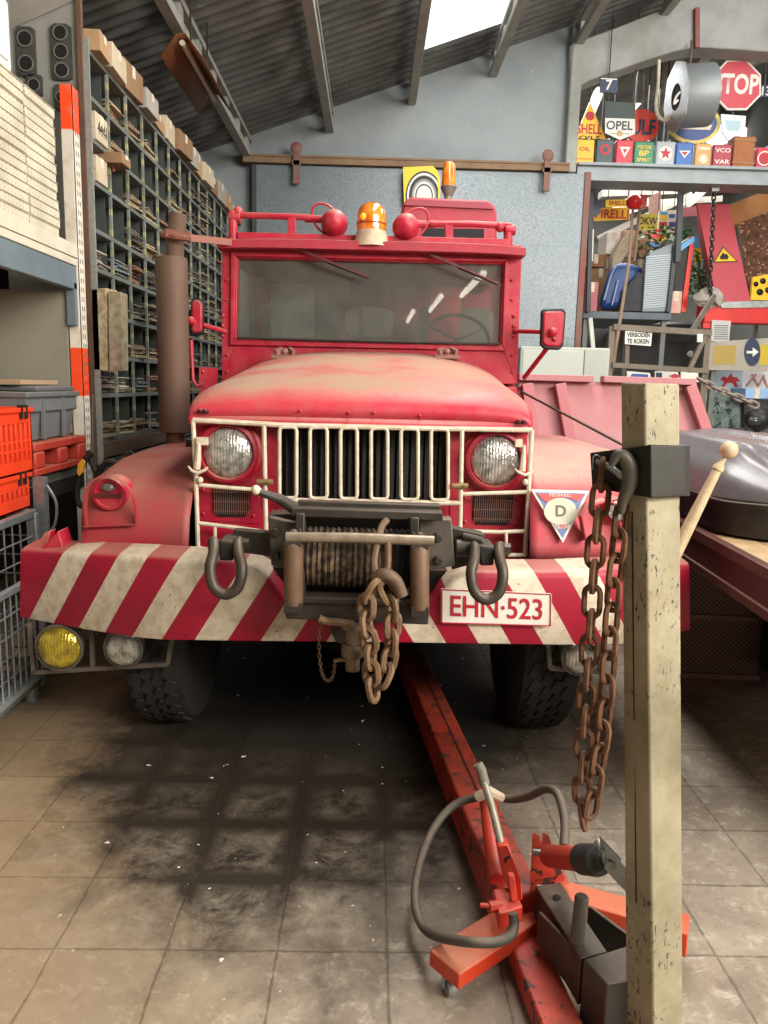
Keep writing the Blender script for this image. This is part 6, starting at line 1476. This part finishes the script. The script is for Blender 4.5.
# ply wall and brown hide panel
struct(MB().prism([P(*p, 10.6) for p in ((728, 226), (728, 205), (800, 178), (800, 212))], (0, .05, 0)), 'trim_10', mat('orange brown plywood', '#a3703f', .7, var='#8a5a30', vs=4), smooth=0)
wcp = thing('bark_panel', 'brown rough bark covered panel right of the red chute', 'panel', P(757, 300, 10.3))
MB().prism([P(*p, 10.35) for p in ((733, 226), (742, 222), (765, 213), (800, 204), (800, 309), (754, 309), (744, 268))], (0, .06, 0)).build('bark', mat('rough bark', '#6d4a37', .9, var='#3a241a', vs=14, va=1, bump=.8, bs=18, chips='#b08a68', cs=22, ca=.6), wcp)
for px in (757, 790): MB().span((P(px, 300, 10.42).x, 10.415, 0), (P(px, 300, 10.42).x+.05, 10.46, P(px, 300, 10.42).z)).build('post', M_GREYST, wcp)
m = MB()
for px in (734, 738): m.bar(P(px, 228, 10.3), P(px+4, 268, 10.3), .03, .03, (0, 1, 0))
m.build('batten', mat('dark batten', '#4a4742', .7), wcp)
ym = thing('advertising_board', 'yellow board with black shapes standing on the silver tray', 'board', P(762, 300, 9.85))
MB().prism([P(*p, 9.9) for p in ((751, 300), (753, 277), (790, 270), (790, 300))], (0, .04, 0)).build('board', M_YEL, ym)
m = MB()
for cx, cy, r_ in ((756, 284, 2.6), (763, 281, 3), (760, 292, 3.4), (768, 290, 3)): m.face([P(*p, 9.895) for p in disc(cx, cy, r_, 12)])
m.build('black_shape', M_BLK, ym, solid=.002)
# chain hanging from the lintel
lc = thing('lintel_chain', 'thin chain hanging from the lintel in front of the red chute', 'chain', P(714, 200, 9.4))
MB().bar(P(716, 168, 9.6), P(714, 192, 9.6), .09, .08, (0, 1, 0)).build('clamp', M_GALV, lc)
chain([P(*p, 9.62) for p in ((714, 190), (713, 215), (712, 240), (711, 265), (709, 285), (713, 300))], .10, .06, .02, M_STEEL, lc)
# trestle frame and plates in front of the opening
YT = 8.2
tf = thing('steel_trestle', 'brown grey steel trestle frame behind the tipper body', 'frame', P(660, 380, YT)); tf.location.z = 0
M_TF = mat('brown grey steel', '#756a5c', .6, .3, var='#5a5146', vs=10)
m = MB(); m.bar(P(613, 327, YT), P(711, 333, YT), .06, .06); m.bar(P(612, 365, YT), P(708, 371, YT), .05, .05)
m.build('rail', M_TF, tf)
for a in ((613, 326), (709, 332)):
    p = P(*a, YT); MB().bar((p.x, YT+.03, 0), (p.x, YT+.03, p.z), .06, .05, (0, 1, 0)).build('leg', M_TF, tf)
for a_, b_ in (((P(628, 328, YT+.02)), P(626, 366, YT+.02)), (P(688, 372, YT), P(706, 334, YT)), (P(690, 334, YT), P(714, 296, YT+.6))): MB().bar(a_, b_, .045, .045, (0, 1, 0)).build('brace', M_TF, tf)
t = sign('notice_plate', [(625.5, 331), (652, 333), (651, 346), (625, 344)], 8.15, M_WHITE, 'white notice plate with black Dutch wording hung on the trestle', wires=()); 
txp(t, 'VERBODEN', 638.5, 334.8, 23, 4.6, 8.15, M_BLK, bold=.03); txp(t, 'TE ROKEN', 638, 341.2, 22, 4.6, 8.15, M_BLK, bold=.03)
t = sign('text_plate', [(712, 320), (731, 321), (729, 342), (711, 341)], 9.71, mat('pale grey notice', '#c4c4c2', .6), 'pale grey plate with lines of small print below the red beam')
for k in range(7): on(t, [(714, 325+k*2.2), (728, 325.3+k*2.2), (728, 326.2+k*2.2), (714, 325.9+k*2.2)], 9.71, mat('print grey', '#6d6d6d', .6), 'print_line')
sign('white_tag', [(697.5, 334), (703, 334), (702.5, 342), (697.5, 342)], 8.15, M_WHITE, 'small white tag on the trestle corner', 'tag')
# dark van behind the trestle
dv = thing('dark_van', 'dark parked vehicle in shadow behind the trestle frame', 'car', (P(655, 360, 12.2).x, 12.2, 0))
yv = 12.2; pts = [(596, 420), (596, 345), (606, 330), (618, 322), (690, 322), (706, 330), (714, 345), (714, 420)]
MB().prism([P(*p, yv) for p in pts], (0, 1.6, 0)).build('body', mat('dark car paint', '#23221f', .35, var='#161513', vs=4), dv, bev=.04)
MB().prism([P(*p, yv-.01) for p in ((618, 341), (622, 329), (686, 330), (694, 342))], (0, .02, 0)).build('window', mat('dark car glass', '#34332f', .1), dv)
for px in (625, 690): MB().lathe([(.05, -.01), (.05, -.02), (0, -.025)], P(px, 354, yv), (0, 1, 0), 16).build('lamp', M_LENSC, dv)
x0_, x1_ = P(600, 400, yv).x, P(710, 400, yv).x
for x in (x0_+.15, x1_-.15): MB().lathe([(.1, -.1), (.32, -.1), (.34, -.05), (.34, .05), (.32, .1), (.1, .1)], (x, yv+.25, .345), (1, 0, 0), 24).build('wheel', M_TYRE, dv)
# beige panel with blue oval arrow
ap = thing('arrow_board', 'beige board with blue oval arrow sign below the red beam', 'board', P(740, 370, 9.3))
MB().prism([P(*p, 9.3) for p in ((708, 342), (800, 336), (800, 372), (708, 370))], (0, .05, 0)).build('board', mat('beige board', '#a9a294', .6, var='#8b8474', vs=4), ap)
on(ap, [(714, 346), (736, 345), (735, 364), (713, 365)], 9.3, mat('ochre patch', '#a88e42', .5), 'ochre_panel')
on(ap, [(760, 345), (800, 344), (800, 364), (759, 365)], 9.3, mat('yellow patch', '#c2a92c', .5), 'yellow_panel')
on(ap, disc(752, 352, 8, 22, 14), 9.3, M_NAVY, 'blue_oval', .01)
on(ap, [(746, 351), (752, 351), (752, 347.5), (758, 352), (752, 357), (752, 353.5), (746, 353.5)], 9.3, M_WHITE, 'arrow', .016)
MB().span((P(712, 370, 9.35).x, 9.36, 0), (P(712, 370, 9.35).x+.06, 9.42, P(712, 368, 9.35).z)).span((P(780, 370, 9.35).x, 9.36, 0), (P(780, 370, 9.35).x+.06, 9.42, P(780, 368, 9.35).z)).build('post', M_GREYST, ap)
# row of signs below
YS = 8.9
t = sign('blue_white_sign', [(627, 371), (650, 373), (652, 382), (627, 382)], YS, M_WHITE, 'white sign with blue band peeking over the tipper body'); on(t, [(632, 373.5), (648, 374.5), (648, 377.5), (630, 377)], YS, M_BLUE, 'blue_band')
t = sign('red_white_sign', [(655, 371), (678, 372), (680, 382), (655, 382)], YS, M_WHITE, 'white sign with red diamond over the tipper body'); on(t, [(669, 376), (675, 373.4), (681, 376), (675, 379.5)], YS, M_LRED, 'red_diamond'); on(t, [(656, 372.5), (662, 372.7), (662, 379), (656, 379)], YS, M_NAVY, 'navy_field')
sign('white_board', [(681, 371), (698, 372), (699, 382), (681, 382)], YS, M_WHITE, 'plain white board right of the red diamond sign')
t = sign('horse_sign', [(716, 371), (744, 371), (743, 394), (715, 394)], 10.2, mat('pale blue grey sign', '#a9bcc6', .5), 'pale blue sign with red winged horse emblem under the arrow board')
on(t, [(720, 379), (724, 376), (727, 378), (731, 373), (733, 377), (737, 377), (740, 381), (736, 382), (738, 387), (735, 387), (732, 383), (727, 383), (723, 388), (721, 387), (724, 382)], 10.2, M_LRED, 'red_horse')
t = sign('white_script_sign', [(743, 371), (800, 367), (800, 391), (742, 391)], 10.0, mat('bright white sign', '#f4f4f2', .4), 'bright white sign with pale red scribble at the right edge')
for a, b in (((746, 386), (756, 374)), ((752, 374), (758, 386)), ((758, 386), (764, 375)), ((763, 376), (768, 388))): MB().bar(P(*a, 9.99), P(*b, 9.99), .02, .015, (0, 1, 0)).build('scribble', mat('pale red scribble', '#d09a9a', .5), t)
abox('blue_crate', 746, 388, 768, 399, 9.2, .4, mat('pale blue plastic', '#8fb4dc', .4), 'pale blue box under the white script sign', zbase=None)
hm = thing('black_helmet', 'black round shape like a helmet at the right edge behind the roof box', 'helmet', P(760, 425, 7.2))
MB().ball(P(758, 419, 7.2), .115, 18, (1.1, 1, 1)).build('shell', mat('black shiny', '#121212', .5), hm); MB().ball(P(755, 421, 7.1), .07, 12, (1, .6, .6)).build('visor', mat('dark visor', '#33363a', .1), hm); MB().tube([(P(758, 419, 7.2).x, 7.2, 0), P(758, 421, 7.2)], .03, 8).build('stand', M_BLACK, hm)
rc2 = thing('rope_chain', 'pale chain sagging to the right beside the tipper body', 'chain', P(725, 395, 7.9))
chain(smoothpath([P(*p, 6.62) for p in ((699, 379), (715, 388), (735, 396), (757, 406))], 4), .12, .07, .024, mat('pale chain', '#8a7f74', .6, .3), rc2)
flat('green_machine', [(704, 392), (742, 392), (744, 428), (706, 428)], 9.6, mat('mottled green grey', '#4a5a52', .6, var='#8a9a98', vs=9, va=1, chips='#23302c', cs=14, ca=.55), 'mottled green grey machine panel behind the sagging chain', 'machine', .2)
flat('dark_stack', [(744, 399), (800, 399), (800, 428), (745, 428)], 9.5, mat('dark stack', '#26282a', .6, var='#54585c', vs=8), 'dark stack of parts at the right edge under the pale blue box', 'parts', .25)
# yellow tyre sign on the back wall above the cab
t = sign('tyre_picture_sign', [(403, 167), (433, 166), (437, 170), (440, 178), (440, 204), (404, 204)], 9.22, mat('bright yellow sign', '#ecc928', .5), 'yellow sign with a drawn tyre behind the crane cab')
cx, cy = 424, 196
for r_, m_ in ((18.5, M_BLK), (17, M_WHITE), (15.2, M_BLK), (14, M_WHITE), (12.4, mat('tyre grey', '#8d8d88', .5)), (10.5, M_WHITE), (8.8, M_BLK), (7.6, M_WHITE)):
    e = .003+(18.5-r_)*.0008
    on(t, [(min(438, max(404.5, x)), min(203, y)) for x, y in disc(cx, cy, r_, 30, r_*1.35)], 9.22, m_, 'tyre_ring', e)
# rusty trough lamp along the left purlin
xq = P(249, 158, YW).x
lt = thing('trough_lamp', 'rusty brown trough lamp hanging under the left roof purlin', 'lamp', (xq+.05, 6.6, 3.6))
p0, p1 = ray(190, 52), ray(213, 96)
def onx(px, py, x): r = ray(px, py); return E0+r*(x/r.x)
A, B = onx(181, 36, xq+.10), onx(215, 97, xq+.10)
rows = []
for q_ in (A, B): rows.append([q_+Vector((-.15, 0, -.13)), q_+Vector((-.03, 0, .02)), q_+Vector((.03, 0, .02)), q_+Vector((.15, 0, -.13))])
MB().loft(rows, close=False).build('reflector', mat('rusty brown reflector', '#7a4a2a', .6, .2, var='#54301a', vs=5), lt, solid=.006)
MB().tube([A+Vector((0, .03, -.03)), B+Vector((0, -.03, -.03))], .02, 10).build('tube', mat('old lamp tube', '#c9b9a4', .3), lt)
MB().tube([A+Vector((0, .3, .02)), (A.x, A.y+.3, roofz(A.x))], .008, 6).tube([B+Vector((0, -.3, .02)), (B.x, B.y-.3, roofz(B.x))], .008, 6).build('hanger', M_STEEL, lt)
